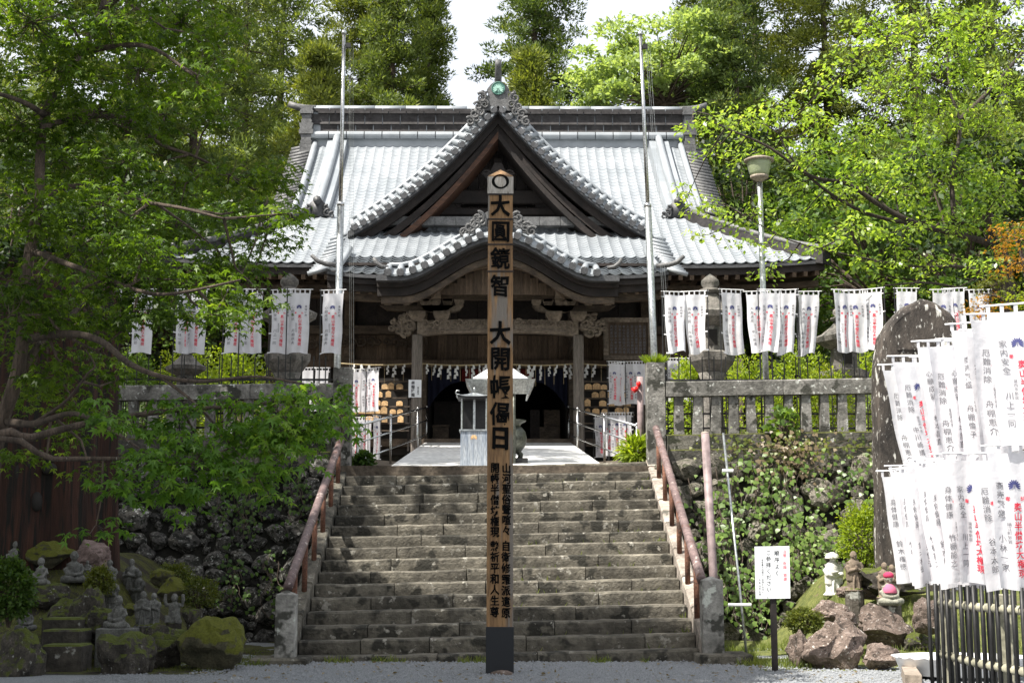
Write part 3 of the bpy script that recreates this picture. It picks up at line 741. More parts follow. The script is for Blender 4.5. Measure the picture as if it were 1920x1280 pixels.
    g.add([(s*5.6, a.y, a.z-.3), (s*5.6, b.y, b.z-.2), (s*5.6, 2*RY-a.y, a.z-.3)], [(0, 1, 2)]); g.build('gable_wall', 'dark_wood', hall)

# --- the front gable (dormer) over the porch
GY = 36.9
GP = P(932, 197, GY).z+.02; GB = zr(432, GY); GX = (xr(1213, GY, 430)-xr(650, GY, 430))/2
def gz(s_): return GP-(GP-GB)*(1.40*s_-.40*s_*s_)
curve = [(GX*i/24, gz(abs(i)/24)) for i in range(-24, 25)]
g = MB(); g.grid(lambda u, v: (-GX+2*GX*u, GY+.45+(5.5*(1-abs(2*u-1))+.6)*v, gz(abs(2*u-1))+.16), 48, 4); g.build('gable_roof', 'tile', hall, True)
def rake(curve_fn, xs, y0, run, rise, r, parent, cap_r, disc='rake_dark', out_n=True):
    """barrel and pan tiles that run from a capping line down to the front edge of a gable"""
    top = []
    for x in xs:
        z = curve_fn(x); dx = .02; tx = Vector((dx*2, 0, curve_fn(x+dx)-curve_fn(x-dx))).normalized(); nz = Vector((-tx.z, 0, tx.x))
        if nz.z < 0: nz = -nz
        a = Vector((x, y0, z)); b = a+Vector((0, run, 0))+nz*rise
        MB().tube([a, a.lerp(b, .5)+nz*.02, b], r, 8).build('rake_barrel', 'tile', parent, True)
        MB().tube([a+Vector((0, -.035, -.01)), a+Vector((0, .02, -.01))], r*1.2, 10).build('rake_end_disc', disc, parent)
        top.append(b+nz*.05)
    MB().tube(top, cap_r, 8).build('rake_cap', 'tile', parent, True)
    for i in range(len(xs)-1):
        xm = (xs[i]+xs[i+1])/2; g = MB(); vs = []
        for k in range(5):
            x = xs[i]+(xs[i+1]-xs[i])*k/4; z = curve_fn(x); dx = .02
            tx = Vector((dx*2, 0, curve_fn(x+dx)-curve_fn(x-dx))).normalized(); nz = Vector((-tx.z, 0, tx.x))
            if nz.z < 0: nz = -nz
            dip = -.05*math.sin(math.pi*k/4)
            a = Vector((x, y0+.015, z))+nz*(dip-.01); b = Vector((x, y0+run, z))+nz*(rise+dip-.01); c = a-nz*.05
            vs += [c, a, b]
        g.v = [tuple(q) for q in vs]
        for k in range(4): g.f += [(k*3, k*3+3, k*3+4, k*3+1), (k*3+1, k*3+4, k*3+5, k*3+2)]
        g.build('rake_pan', 'tile', parent)
def arc_xs(fn, xa, xb, step):
    xs = [xa]; x = xa; acc = 0
    while x < xb-.001:
        x2 = x+.005; acc += math.hypot(.005, fn(x2)-fn(x)); x = x2
        if acc >= step: xs.append(x); acc = 0
    return xs
for s in (-1, 1):
    fn = lambda x: gz(min(1.05, abs(x)/GX))
    xs = arc_xs(fn, .12, GX, .262); xs = [s*x for x in xs]
    if s < 0: xs = xs[::-1]
    rake(fn, xs, GY, .46, .30, .085, hall, .055)
cv = [c for c in curve]
g = MB(); g.ribbon(cv, .03, .20, GY+.02, GY+.3); g.build('rake_under_tile', 'rake_dark', hall)
g = MB(); g.ribbon(cv, .20, .46, GY+.30, GY+.42); g.build('barge_board', 'dark_wood', hall)
g = MB(); g.ribbon([(x*.93, z-.34) for x, z in cv], .1, .34, GY+.42, GY+.55); g.build('barge_board', 'dark_wood', hall)
for s in (-1, 1):
    pts = [(x*.88, z-.56) for x, z in cv if (x*s >= 0)]
    g = MB(); g.ribbon(pts, .10, .30, GY+.34, GY+1.4); g.build('gable_soffit_beam', 'orange_wood' if s < 0 else 'dark_wood', hall)
g = MB(); g.ribbon(cv, .2, .25, GY+.25, GY+1.7); g.build('gable_soffit', 'dark_wood', hall)
WY = GY+1.55
for i in range(-14, 14):                                     # gable wall boards
    x0, x1 = i*.27, (i+1)*.27-.012; zt = min(gz(min(1, abs(x0)/GX)), gz(min(1, abs(x1)/GX)))-.35; zb = zr(405, WY)
    if zt > zb+.1: MB().box(x0, x1, WY, WY+.06, zb, zt).build('gable_board', 'dark_wood', hall)
MB().box(-1.95, 1.95, WY-.35, WY-.02, zr(388, WY), zr(362, WY)).build('gable_beam', 'dark_wood', hall, bevel=.03)
MB().box(-2.6, 2.6, WY-.4, WY-.02, zr(410, WY), zr(396, WY)).build('gable_beam', 'dark_wood', hall, bevel=.03)
MB().box(-.14, .14, WY-.25, WY-.03, zr(362, WY), zr(300, WY)).build('gable_strut', 'dark_wood', hall, bevel=.02)
for s in (-1, 1):
    g = MB(); cx, cz = s*1.35, zr(396, WY)
    g.prism([(cx-.35, cz), (cx+.35, cz), (cx+.2, cz+.16), (cx+.12, cz+.34), (cx-.12, cz+.34), (cx-.2, cz+.16)], WY-.3, WY-.15)
    for q in (-1, 1): scroll(g, cx+q*.25, cz+.1, WY-.3, .11, 1.2, 1, .03, 0, q)
    g.build('frog_leg_strut', 'dark_wood', hall)
g = MB(); zc = zr(318, GY)                                    # pendant
g.prism([(-.10, zc+.35), (.10, zc+.35), (.22, zc+.1), (.45, zc+.05), (.3, zc-.12), (.14, zc-.2), (0, zc-.36), (-.14, zc-.2), (-.3, zc-.12), (-.45, zc+.05), (-.22, zc+.1)], GY+.56, GY+.66)
for s in (-1, 1): scroll(g, s*.3, zc+.02, GY+.57, .14, 1.3, 1, .035, 0, s)
g.build('gable_pendant', 'dark_wood', hall)
# noshi band under the gable
zb0, zb1 = zr(424, 37.5), zr(408, 37.5)
me = MB().box(0, .565, -.16, .16, 0, zb1-zb0).mesh('band_tile', 'oni_tile')
for i in range(12): put('band_tile', me, hall, Matrix.Translation((-3.45+i*.575, 37.55, zb0)))
# ogre tiles with scrolls and crest
def oni(cx, y, z, w, h, crest):
    t = MB()
    t.prism([(cx-.62*w, z), (cx+.62*w, z), (cx+.42*w, z+.35*h), (cx+.36*w, z+.62*h), (cx+.42*w, z+.72*h), (cx+.27*w, z+.9*h), (cx+.1*w, z+h), (cx-.1*w, z+h), (cx-.27*w, z+.9*h), (cx-.42*w, z+.72*h), (cx-.36*w, z+.62*h), (cx-.42*w, z+.35*h)], y, y+.22)
    for s in (-1, 1):
        for (a, b, r, tu, th) in [(.62, .42, .17, 1.4, .055), (.74, .14, .15, 1.3, .05), (.5, .2, .13, 1.5, .045), (.88, -.12, .15, 1.3, .05), (.66, -.06, .12, 1.3, .045), (1.04, -.38, .15, 1.4, .05), (.82, -.3, .12, 1.2, .04), (.56, .60, .10, 1.3, .04)]:
            scroll(t, cx+s*a*w, z+b*h, y-.03, r*w*1.2, tu, 1, th*w*1.1, rnd(0, 3), s)
        t.tube([(cx+s*.5*w, y+.05, z+.5*h), (cx+s*.7*w, y+.06, z+.15*h), (cx+s*.9*w, y+.06, z-.2*h), (cx+s*1.1*w, y+.06, z-.5*h)], [.12*w, .14*w, .12*w, .07*w], 8)
    o = t.build('ogre_tile', 'oni_tile', hall)
    return o
on = oni(0, GY+.02, zr(207, GY), .74, .84, True)
cz = zr(166, GY)
MB().lathe([(.02, 0), (.19, 0), (.19, .025), (.175, .03), (.16, .02), (.02, .02)], (0, 0, 0), 20).build('crest_disc', 'verdigris', on).matrix_basis = Matrix.Translation((0, GY+.0, cz)) @ Matrix.Rotation(math.pi/2, 4, 'X')
def crest(mb, cx, cv, r, fn, petals=11):
    for i in range(petals):
        a = math.radians(-118+236*i/(petals-1)); q = r*(1.0-.10*abs(math.cos(a*1.3)) if i % 2 else 1.0)
        d = Vector((math.sin(a), math.cos(a))); n_ = Vector((d.y, -d.x)); w = r*.125
        pts = [d*q*.12, d*q*.55+n_*w, d*q*.88+n_*w*.9, d*q*1.02, d*q*.88-n_*w*.9, d*q*.55-n_*w]
        mb.add([fn(cx+p.x, cv+p.y-.12*r) for p in pts], [(0, 1, 2, 3), (0, 3, 4, 5)])
    mb.add([fn(cx-.06*r, cv-.6*r), fn(cx+.06*r, cv-.6*r), fn(cx+.05*r, cv-.1*r), fn(cx-.05*r, cv-.1*r)], [(0, 1, 2, 3)])
g = MB(); crest(g, 0, cz-.02, .15, lambda u, v: (u, GY-.045, v)); g.build('crest_petals', 'pale_verdigris', on)
MB().tube([(0, GY+.3, zr(150, GY)), (0, GY+.05, zr(150, GY)+.12), (0, GY-.2, zr(128, GY)), (0, GY-.22, zr(118, GY))], [.10, .10, .09, .085], 10).build('finial', 'oni_tile', on, True)
oni(0, KY0-.12, zr(425, KY0), .78, .42, False)

# --- porch: curved front gable edge (karahafu)
kf = lambda x: KZ0+bump(x)-.02
xs = arc_xs(kf, -2.62, 2.62, .30)
rake(kf, xs, KY0-.42, .44, .22, .08, hall, .05)
for s in (-1, 1):
    p = Vector((s*2.62, KY0-.3, kf(2.62))); MB().tube([p+Vector((0, 0, .13)), p+Vector((s*.16, 0, .15)), p+Vector((s*.29, 0, .25)), p+Vector((s*.35, 0, .36))], [.05, .055, .055, .045], 8).build('edge_horn', 'oni_tile', hall, True)
    p = K(s*KHW, 0); MB().tube([p+Vector((-s*.3, -.05, .1)), p+Vector((s*.0, -.1, .12)), p+Vector((s*.2, -.14, .18)), p+Vector((s*.36, -.2, .32))], [.06, .065, .06, .045], 8).build('corner_horn', 'oni_tile', hall, True)
    MB().tube([K(s*(KHW-.28), .02+.5*i/6)+Vector((0, 0, .16)) for i in range(7)], .085, 8).build('corner_ridge', 'tile', hall, True)
    me = MB().tube([(0, 0, 0), (s*.5, 0, -.14)], .06, 8).mesh('verge_tile', 'tile', True)
    for i in range(12):
        q = K(s*KHW, .03+.9*i/11); put('verge_tile', me, hall, Matrix.Translation((q.x-s*.02, q.y, q.z+.03)))
kc_ = [(x*.05, kf(x*.05)) for x in range(-58, 59)]
kin = [(x*.05, kf(x*.05)) for x in range(-50, 51)]
MB().ribbon(kc_, .06, .20, KY0-.36, KY0-.05).build('edge_under_tile', 'rake_dark', hall)
MB().ribbon(kc_, .20, .30, KY0-.10, KY0+.1).build('karahafu_board', 'dark_wood', hall)
MB().ribbon(kc_, .30, .50, KY0+.02, KY0+.15).build('karahafu_board', 'dark_wood', hall)
MB().ribbon([(x*.97, z) for x, z in kc_], .50, .66, KY0+.10, KY0+.24).build('karahafu_board', 'old_wood', hall)
arch = [(x, zr(550, KY0+.3)+.80*(1-min(1, abs(x)/1.62)**2.3)) for x in [i*.045 for i in range(-36, 37)]]
MB().ribbon(arch, 0, .13, KY0+.35, KY0+.5).build('arch_rib', 'plank_wood', hall)
for i in range(-9, 9):                                        # tympanum planks
    x0, x1 = i*.2, (i+1)*.2-.008; zt = min(kf(x0), kf(x1))-.55; zb = zr(552, KY0+.7)
    if zt > zb+.05: MB().box(x0, x1, KY0+.7, KY0+.75, zb, zt).build('tympanum_plank', 'plank_wood', hall)
for s in (-1, 1):                                             # straight porch eave either side
    a, b = sorted((s*2.55, s*KHW))
    for k, (o0, o1, y0, mt) in enumerate([(.02, .10, KY0-.02, 'rake_dark'), (.10, .24, KY0+.05, 'dark_wood'), (.24, .40, KY0+.16, 'dark_wood'), (.42, .56, KY0+.45, 'old_wood')]):
        MB().ribbon([(a+(b-a)*i/8, K(a+(b-a)*i/8, 0).z) for i in range(9)], o0, o1, y0, y0+.22).build('eave_board', mt, hall)
# columns and rainbow beam
CY = 35.0; CX = (xr(1082, CY, 700)-xr(779, CY, 700))/2; FZ = zr(866, CY)
def h_(row): return zr(row, CY)
for s in (-1, 1):
    x = s*CX; w = .13
    MB().box(x-w, x+w, CY-w, CY+w, FZ-.5, h_(628)).build('porch_column', 'column_wood', hall, bevel=.025)
    MB().lathe([(.02, -.5), (.24, -.5), (.26, -.1), (.22, .06), (.16, .10)], (x, CY, FZ-.0), 16).build('column_base', 'lantern_stone', hall, True)
    # carved nosing: overlapping curls facing outward
    g = MB()
    for (a, b, r) in [(.1, 0, .17), (.28, .06, .15), (.42, .02, .12), (.36, -.12, .12), (.2, -.16, .13), (.52, .10, .07), (.55, -.06, .07), (.12, .2, .12), (.3, .22, .10)]:
        scroll(g, x+s*(a+.1), h_(612)+b, CY-.12, r, 1.2, 1, .05, rnd(0, 6), s); g.ell((x+s*(a+.05), CY, h_(612)+b), (r, .14, r*.8), 8, 6)
    g.build('carved_nosing', 'pale_wood', hall, True)
    # bracket set on the column, and one beside it on the beam
    for bx in (x, x-s*.62):
        k = 0 if bx == x else 1
        g = MB(); zb = h_(604)
        g.hexa([(bx-.13, CY-.14, zb), (bx+.13, CY-.14, zb), (bx+.13, CY+.14, zb), (bx-.13, CY+.14, zb)], [(bx-.21, CY-.22, zb+.16), (bx+.21, CY-.22, zb+.16), (bx+.21, CY+.22, zb+.16), (bx-.21, CY+.22, zb+.16)])
        g.box(bx-.21, bx+.21, CY-.22, CY+.22, zb+.16, zb+.25); g.build('bracket_block', 'pale_wood', hall)
        g = MB(); q = .95 if k == 0 else .55
        g.prism([(bx-q, zb+.42), (bx-q*.82, zb+.30), (bx-.3, zb+.25), (bx+.3, zb+.25), (bx+q*.82, zb+.30), (bx+q, zb+.42)], CY-.09, CY+.09); g.build('bracket_arm', 'pale_wood' if k else 'old_wood', hall)
        for d in (-.8, -.28, .28, .8):
            c = bx+d*q; g = MB(); z1 = zb+.42
            g.hexa([(c-.08, CY-.1, z1), (c+.08, CY-.1, z1), (c+.08, CY+.1, z1), (c-.08, CY+.1, z1)], [(c-.125, CY-.14, z1+.10), (c+.125, CY-.14, z1+.10), (c+.125, CY+.14, z1+.10), (c-.125, CY+.14, z1+.10)])
            g.box(c-.125, c+.125, CY-.14, CY+.14, z1+.10, z1+.15); g.build('bearing_block', 'pale_wood', hall)
    # projecting strut between brackets and curved gable
    g = MB(); bx = x-s*.5; g.box(bx-.1, bx+.1, KY0+.5, CY+.1, h_(562), h_(545)); g.build('projecting_strut', 'pale_wood', hall)
g = MB(); n = 40                                              # rainbow beam with raised carving
top = lambda u: h_(603)+.05*(1-(2*u-1)**2); bot = lambda u: h_(632)+.10*(1-(abs(2*u-1))**4)
g.grid(lambda u, v: (-CX+2*CX*u, CY-.10-.03*math.sin(v*3.14), bot(u)+(top(u)-bot(u))*v), n, 5)
g.grid(lambda u, v: (-CX+2*CX*u, CY-.10+.2*v, top(u)), n, 1); g.grid(lambda u, v: (-CX+2*CX*u, CY-.10+.2*v, bot(u)), n, 1)
o = g.build('rainbow_beam', 'pale_wood', hall)
MB().ribbon([(-CX+.3+(2*CX-.6)*i/20, bot(.07+.86*i/20)+.075) for i in range(21)], 0, .025, CY-.16, CY-.1).build('beam_moulding', 'pale_wood', o)
g = MB()
for i in range(26):
    u = .05+.9*i/25; x = -CX+2*CX*u; scroll(g, x, top(u)-.09-.03*(i % 2), CY-.135, rnd(.06, .13), 1.1, 1 if i % 2 else -1, .022, rnd(0, 6), 1 if x < 0 else -1)
g.build('beam_carving', 'pale_wood', o)
MB().box(-KHW+.2, KHW-.2, CY-.13, CY+.13, h_(562), h_(549)).build('purlin', 'old_wood', hall)
MB().box(-KHW+.2, KHW-.2, CY-.1, CY+.1, h_(549)+.003, h_(536)).build('purlin', 'old_wood', hall)
me = MB().beam((0, 33.25, KZ0-.38), (0, 36.2, KZ0+.75), .085, .10).mesh('rafter', 'plank_wood')
for i in range(28):
    x = -KHW+.15+i*(2*KHW-.3)/27
    if abs(x) > 2.0: put('rafter', me, hall, Matrix.Translation((x, 0, 0)))
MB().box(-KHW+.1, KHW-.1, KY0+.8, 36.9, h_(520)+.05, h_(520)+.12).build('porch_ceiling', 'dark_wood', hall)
for s in (-1, 1):                                             # tie beams from columns back to the hall
    MB().box(s*CX-.1, s*CX+.1, CY+.1, 38.2, h_(640), h_(615)).build('tie_beam', 'old_wood', hall)
# --- hall body
HY = 38.2; FLZ = zr(828, 37.6); EVZ = EZ-.25
def hz(row): return zr(row, HY)
DX = 1.95
MB().box(-6.6, 6.6, 36.4, 50.5, FLZ-.22, FLZ-.02).build('veranda_floor', 'old_wood', hall)
MB().box(-6.5, 6.5, 36.8, 50, terr(0, 36)-.3, FLZ-.22).build('podium', 'wall_core', hall)
for i in range(-3, 4):
    if abs(i) >= 1: MB().box(i*2.1-.1, i*2.1+.1, 36.45, 36.65, terr(0, 36)-.2, FLZ-.22).build('veranda_post', 'old_wood', hall, bevel=.01)
for x in (-6.2, -4.1, -DX-.14, DX+.14, 4.1, 6.2):             # wall posts
    MB().box(x-.14, x+.14, HY-.14, HY+.14, FLZ-.2, EVZ+.3).build('wall_post', 'old_wood', hall, bevel=.015)
MB().box(-6.3, 6.3, HY-.17, HY+.17, hz(690), hz(676)).build('lintel', 'plank_wood', hall, bevel=.01)
MB().box(-6.3, 6.3, HY-.16, HY+.16, hz(628), hz(612)).build('lintel', 'old_wood', hall, bevel=.01)
MB().box(-6.4, 6.4, HY-.2, HY+.2, hz(560), hz(545)).build('lintel', 'old_wood', hall, bevel=.01)
for i in range(44):                                           # upper wall boards
    x0 = -6.16+i*.28; MB().box(x0, x0+.27, HY+.05, HY+.10, hz(676), hz(628)).build('wall_board', 'plank_wood', hall)
for i in range(22):
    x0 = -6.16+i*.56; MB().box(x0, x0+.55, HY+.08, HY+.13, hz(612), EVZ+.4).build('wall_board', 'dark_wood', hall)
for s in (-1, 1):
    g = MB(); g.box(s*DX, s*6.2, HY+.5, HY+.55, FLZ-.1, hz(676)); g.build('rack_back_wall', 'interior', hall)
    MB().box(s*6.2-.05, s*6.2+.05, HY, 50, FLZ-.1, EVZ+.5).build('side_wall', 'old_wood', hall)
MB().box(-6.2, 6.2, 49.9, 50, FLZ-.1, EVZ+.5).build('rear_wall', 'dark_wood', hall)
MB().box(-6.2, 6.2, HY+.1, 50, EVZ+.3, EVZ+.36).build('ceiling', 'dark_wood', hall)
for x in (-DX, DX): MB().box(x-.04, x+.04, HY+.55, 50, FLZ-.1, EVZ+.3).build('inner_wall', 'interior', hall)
# main eave: fascia boards and rafters under it
ev = [(x*.2, S(x*.2, 0).z) for x in range(-43, 44)]
MB().ribbon(ev, .02, .11, EY+.02, EY+.3).build('eave_board', 'rake_dark', hall)
MB().ribbon(ev, .11, .28, EY+.10, EY+.4).build('eave_board', 'dark_wood', hall)
for i in range(57):
    x = -8.4+i*.3
    if abs(x) < 3.6: continue
    a = S(x, 0); MB().beam((x, EY+.12, a.z-.34), (x*.93, HY+.3, EZ+.15), .11, .13).build('eave_rafter', 'plank_wood', hall)
MB().ribbon([(x, z-.0) for x, z in ev], .40, .55, EY+.9, EY+1.1).build('eave_purlin', 'old_wood', hall)
g = MB(); g.grid(lambda u, v: (-8.5+17*u, EY+.15+(HY-EY+.4)*v, S(-8.5+17*u, 0).z*(1-v)+(EZ+.5)*v-.2), 24, 3)
for s in (-1, 1): g.grid(lambda u, v: (s*(8.5-2.4*v), EY+.15+2.6*v+(16-5.2*v)*u, EZ-.2+.5*v), 6, 3)
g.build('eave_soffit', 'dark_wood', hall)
for s in (-1, 1):
    for x in (3.9, 5.1, 6.2):
        g = MB(); zb = hz(545); bx = s*x
        g.box(bx-.35, bx+.35, HY-.55, HY-.25, zb+.02, zb+.14); g.box(bx-.12, bx+.12, HY-.6, HY-.1, zb-.15, zb+.02)
        for d in (-.3, 0, .3): g.box(bx+d-.08, bx+d+.08, HY-.58, HY-.22, zb+.14, zb+.26)
        g.build('eave_bracket', 'old_wood', hall)
# carved panel left and curtains in the doorway
g = MB()
for i in range(14):
    u = i/13; scroll(g, -5.3+u*2.9, hz(655)+.10*math.sin(u*3.0)+.1, HY-.19, rnd(.08, .16), 1.2, 1, .04, rnd(0, 6))
g.build('carved_panel', 'old_wood', hall)
g = MB(); g.grid(lambda u, v: (-1.0+2.0*u, HY+.3+.03*math.sin(u*40), hz(712)+(hz(684)-hz(712))*v), 50, 2); g.build('red_curtain', 'red_curtain', hall)
for s in (-1, 1):
    g = MB(); g.grid(lambda u, v: (s*(DX-.02-.9*u), HY+.25+.03*math.sin(u*30), hz(690)-(.35+.5*(1-u)**2*1.5)*v), 24, 4); g.build('door_curtain', 'navy_curtain', hall)

# ================================================================== ON AND BEFORE THE HALL
# straw rope with paper streamers
rp = thing('sacred_rope', 'thin straw rope with white zigzag paper streamers strung across the porch', 'rope', (0, CY+.2, h_(683)))
def rope_z(x): return zr(681, CY+.25)-.05*abs(math.sin((x+4.1)*math.pi/2.05))
MB().tube([(x*.1, CY+.25, rope_z(x*.1)) for x in range(-40, 36)], .018, 6).build('cord', 'rope', rp, True)
def shide(seed):
    r = random.Random(seed); g = MB(); x = 0; z = 0; w = .027
    for k in range(4):
        dx = (.022 if k % 2 == 0 else -.022)+r.uniform(-.01, .01); y = .012*(k % 2)
        g.add([(x-w+dx, y, z), (x+w+dx, y+.01, z+.01), (x+w*1.1+dx+.015, y-.01, z-.105), (x-w+dx-.005, y, z-.115)], [(0, 1, 2, 3)]); z -= .085; 
    return g.mesh('paper_streamer', 'paper')
sh = [shide(i) for i in range(5)]
xpos = [662, 676, 690, 727, 741, 757, 800, 815, 827, 842, 856, 873, 886, 898, 910, 972, 990, 1000, 1013, 1030, 1043, 1058, 1068, 1101, 1115, 1142, 1170]
for i, px in enumerate(xpos):
    x = xr(px, CY+.25, 690); put('paper_streamer', sh[i % 5], rp, Matrix.Translation((x, CY+.22, rope_z(x)-.01)) @ Matrix.Rotation(rnd(-.8, .8), 4, 'Z') @ Matrix.Rotation(rnd(-.2, .2), 4, 'Y') @ Matrix.Scale(rnd(.65, 1.1), 4))
for i in range(30):
    x = -3.6+i*.24
    if -.4 < x < .3: continue
    MB().tube([(x, CY+.27, rope_z(x)), (x+rnd(-.01, .01), CY+.27, rope_z(x)-rnd(.35, .55))], .005, 4).build('straw_tassel', 'rope', rp)
# votive plaque racks either side of the doorway
EMA_N = 0
ema_t = MB().prism([(-.085, 0), (.085, 0), (.085, .095), (.05, .125), (0, .135), (-.05, .125), (-.085, .095)], -.008, .008)
ema_me = ema_t.mesh('votive_plaque', 'ema'); ema_me2 = MB().prism([(-.065, 0), (.065, 0), (.065, .12), (.0, .16), (-.065, .12)], -.008, .008).mesh('votive_plaque', 'ema')
WORDL = ['top', 'second', 'third', 'fourth', 'lowest']
for s, nm, pxs in ((-1, 'by the white nameplate column', (655, 768)), (1, 'by the bare porch column', (1094, 1190))):
    YR = 36.2; a, b = sorted((xr(pxs[0], YR, 760), xr(pxs[1], YR, 760)))
    rk = thing('plaque_rack', 'dark wooden shelf rack for votive plaques '+nm, 'rack', ((a+b)/2, YR, FLZ))
    rows = [730, 745, 761, 776, 792]
    for r_, row in enumerate([714]+rows+[806]):
        z = zr(row, YR); MB().box(a, b, YR-.02, YR+.06, z-.035, z).build('shelf', 'old_wood', rk)
    for x in (a+.03, (a+b)/2, b-.03): MB().box(x-.025, x+.025, YR+.07, YR+.11, zr(845, YR), zr(712, YR)).build('upright', 'dark_wood', rk)
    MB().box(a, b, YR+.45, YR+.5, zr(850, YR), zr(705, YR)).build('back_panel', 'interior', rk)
    for r_, row in enumerate(rows):
        z = zr(row, YR); x = a+.12; k = 0
        while x < b-.1:
            if random.random() < .78:
                q = put('votive_plaque', ema_me if random.random() < .6 else ema_me2, None, Matrix.Translation((x+rnd(-.02, .02), YR-.035, z+.001)) @ Matrix.Rotation(rnd(-.1, .1), 4, 'Z') @ Matrix.Scale(rnd(.9, 1.25), 4))
                tag(q, 'small wooden votive plaque on the %s shelf %s' % (WORDL[r_], nm), 'plaque', 'votive plaques on the racks')
            x += rnd(.17, .23)
# framed donor board hung under the eave
bt = thing('framed_board', 'large framed wooden board with rows of dark writing hung beside the porch', 'board', (xr(1180, 37.2), 37.2, zr(670, 37.2)))
YF = 37.3; x0, x1 = xr(1133, YF, 630), xr(1222, YF, 630); z0, z1 = zr(672, YF), zr(598, YF)
MB().box(x0, x1, YF, YF+.05, z0, z1).build('panel', 'plank_wood', bt)
for a, b, c, d in ((x0-.03, x1+.03, z1-.09, z1+.04), (x0-.03, x1+.03, z0-.04, z0+.09), (x0-.03, x0+.11, z0+.09, z1-.09), (x1-.11, x1+.03, z0+.09, z1-.09)):
    MB().box(a, b, YF-.05, YF+.02, c, d).build('frame_rail', 'pale_wood', bt, bevel=.01)
g = MB()
for r_ in range(3):
    for i in range(9):
        x = x0+.2+(x1-x0-.4)*i/8; z = z1-.2-r_*(z1-z0-.3)/3
        write(g, ''.join(random.choice('奉納山人平和家内安全大本') for _ in range(3)), x, z, .085, lambda u, v: (u, YF-.006, v), 1)
g.build('writing', 'soft_ink', bt)
# white ramp and steel rails
RA, RB = 23.9, 37.4
def ramp_z(y): return (TZ+.03)+(FLZ-.0-TZ-.03)*(y-RA)/(RB-RA)
g = MB(); W = 1.9
g.hexa([(-W, RA, TZ-.1), (W, RA, TZ-.1), (W, RB, TZ-.1), (-W, RB, TZ-.1)], [(-W, RA, ramp_z(RA)), (W, RA, ramp_z(RA)), (W, RB, ramp_z(RB)), (-W, RB, ramp_z(RB))])
rampo = tag(g.build('ramp', 'ramp'), kind='structure')
def railing(label, pts, posts, grp):
    t = thing('steel_railing', label, 'railing', pts[0])
    for h in (.92, .58, .22):
        MB().tube([Vector(p)+Vector((0, 0, h)) for p in pts], .024 if h > .9 else .018, 8).build('rail', 'steel', t, True)
    for u in posts:
        k = min(int(u), len(pts)-2); p = Vector(pts[k]).lerp(Vector(pts[k+1]), u-k)
        g = MB(); g.tube([p+Vector((0, 0, -.25)), p+Vector((0, 0, .93))], .027, 8); g.ell(p+Vector((0, 0, .95)), (.034, .034, .034), 8, 6); g.build('post', 'steel', t, True)
for s, lab in ((-1, 'stainless steel railing flaring out beside the incense cabinet'), (1, 'stainless steel railing flaring out beside the paired banners')):
    a = Vector((s*2.75, 27.5, 0)); b = Vector((s*1.93, 33.6, 0)); c = Vector((s*1.9, 37.2, 0))
    for v in (a, b, c): v.z = ramp_z(v.y)-.02
    a.z = zr(874, 27.5)-.12
    railing(lab, [a, b, c], [0, .5, 1, 2], None)
# metal candle cabinet
def cabinet():
    y = 24.6; x = xr(889, y, 800); z0 = TZ+.02; w = .235
    t = thing('candle_cabinet', 'small metal candle cabinet with glazed upper box and curled roof corners', 'cabinet', (x, y, z0))
    zt, zm = zr(746, y), zr(808, y)
    b = MB().box(x-w, x+w, y-w, y+w, z0, zm-.02).build('base_box', 'box_metal', t, bevel=.008)
    MB().box(x-w-.02, x+w+.02, y-w-.02, y+w+.02, zm-.02, zm+.01).build('ledge', 'dull_steel', t)
    g = MB(); crest(g, x, zm-.13, .06, lambda u, v: (u, y-w-.004, v)); g.build('crest', 'ema', b)
    for sx in (-1, 1):
        for sy in (-1, 1): MB().tube([(x+sx*(w-.02), y+sy*(w-.02), zm), (x+sx*(w-.02), y+sy*(w-.02), zt)], .014, 6).build('corner_post', 'dull_steel', t)
    MB().box(x-w+.03, x+w-.03, y+w-.06, y+w-.05, zm, zt).build('rear_panel', 'black_metal', t)
    MB().box(x-.02, x+.02, y+.02, y+.06, zm, zt-.02).build('inner_post', 'dull_steel', t)
    g = MB(); n = 8; q = w+.05
    g.grid(lambda u, v: (x+(2*u-1)*(q*(1-v)+.01), y+(-1)*(q*(1-v)+.01), zt+.10*v**1.6+.03*(abs(2*u-1))**4*(1-v)), n, 5)
    g.grid(lambda u, v: (x+(2*u-1)*(q*(1-v)+.01), y+(q*(1-v)+.01), zt+.10*v**1.6+.03*(abs(2*u-1))**4*(1-v)), n, 5)
    for s in (-1, 1): g.grid(lambda u, v: (x+s*(q*(1-v)+.01), y+(2*u-1)*(q*(1-v)+.01), zt+.10*v**1.6+.03*(abs(2*u-1))**4*(1-v)), n, 5)
    r = g.build('roof', 'dull_steel', t, True)
    MB().box(x-q, x+q, y-q, y+q, zt-.03, zt).build('roof_plate', 'black_metal', t)
    MB().lathe([(.005, .09), (.03, .10), (.02, .13), (.028, .15), (.012, .18), (.002, .20)], (x, y, zt), 10).build('finial', 'dull_steel', r, True)
    for sx in (-1, 1):
        for sy in (-1, 1):
            g = MB(); pts = [(x+sx*(q+.035*math.sin(a)-.0), y+sy*q, zt+.03+.035*(1-math.cos(a))) for a in [k*.5 for k in range(9)]]
            g.tube(pts, .012, 6).build('roof_curl', 'dull_steel', r, True)
cabinet()
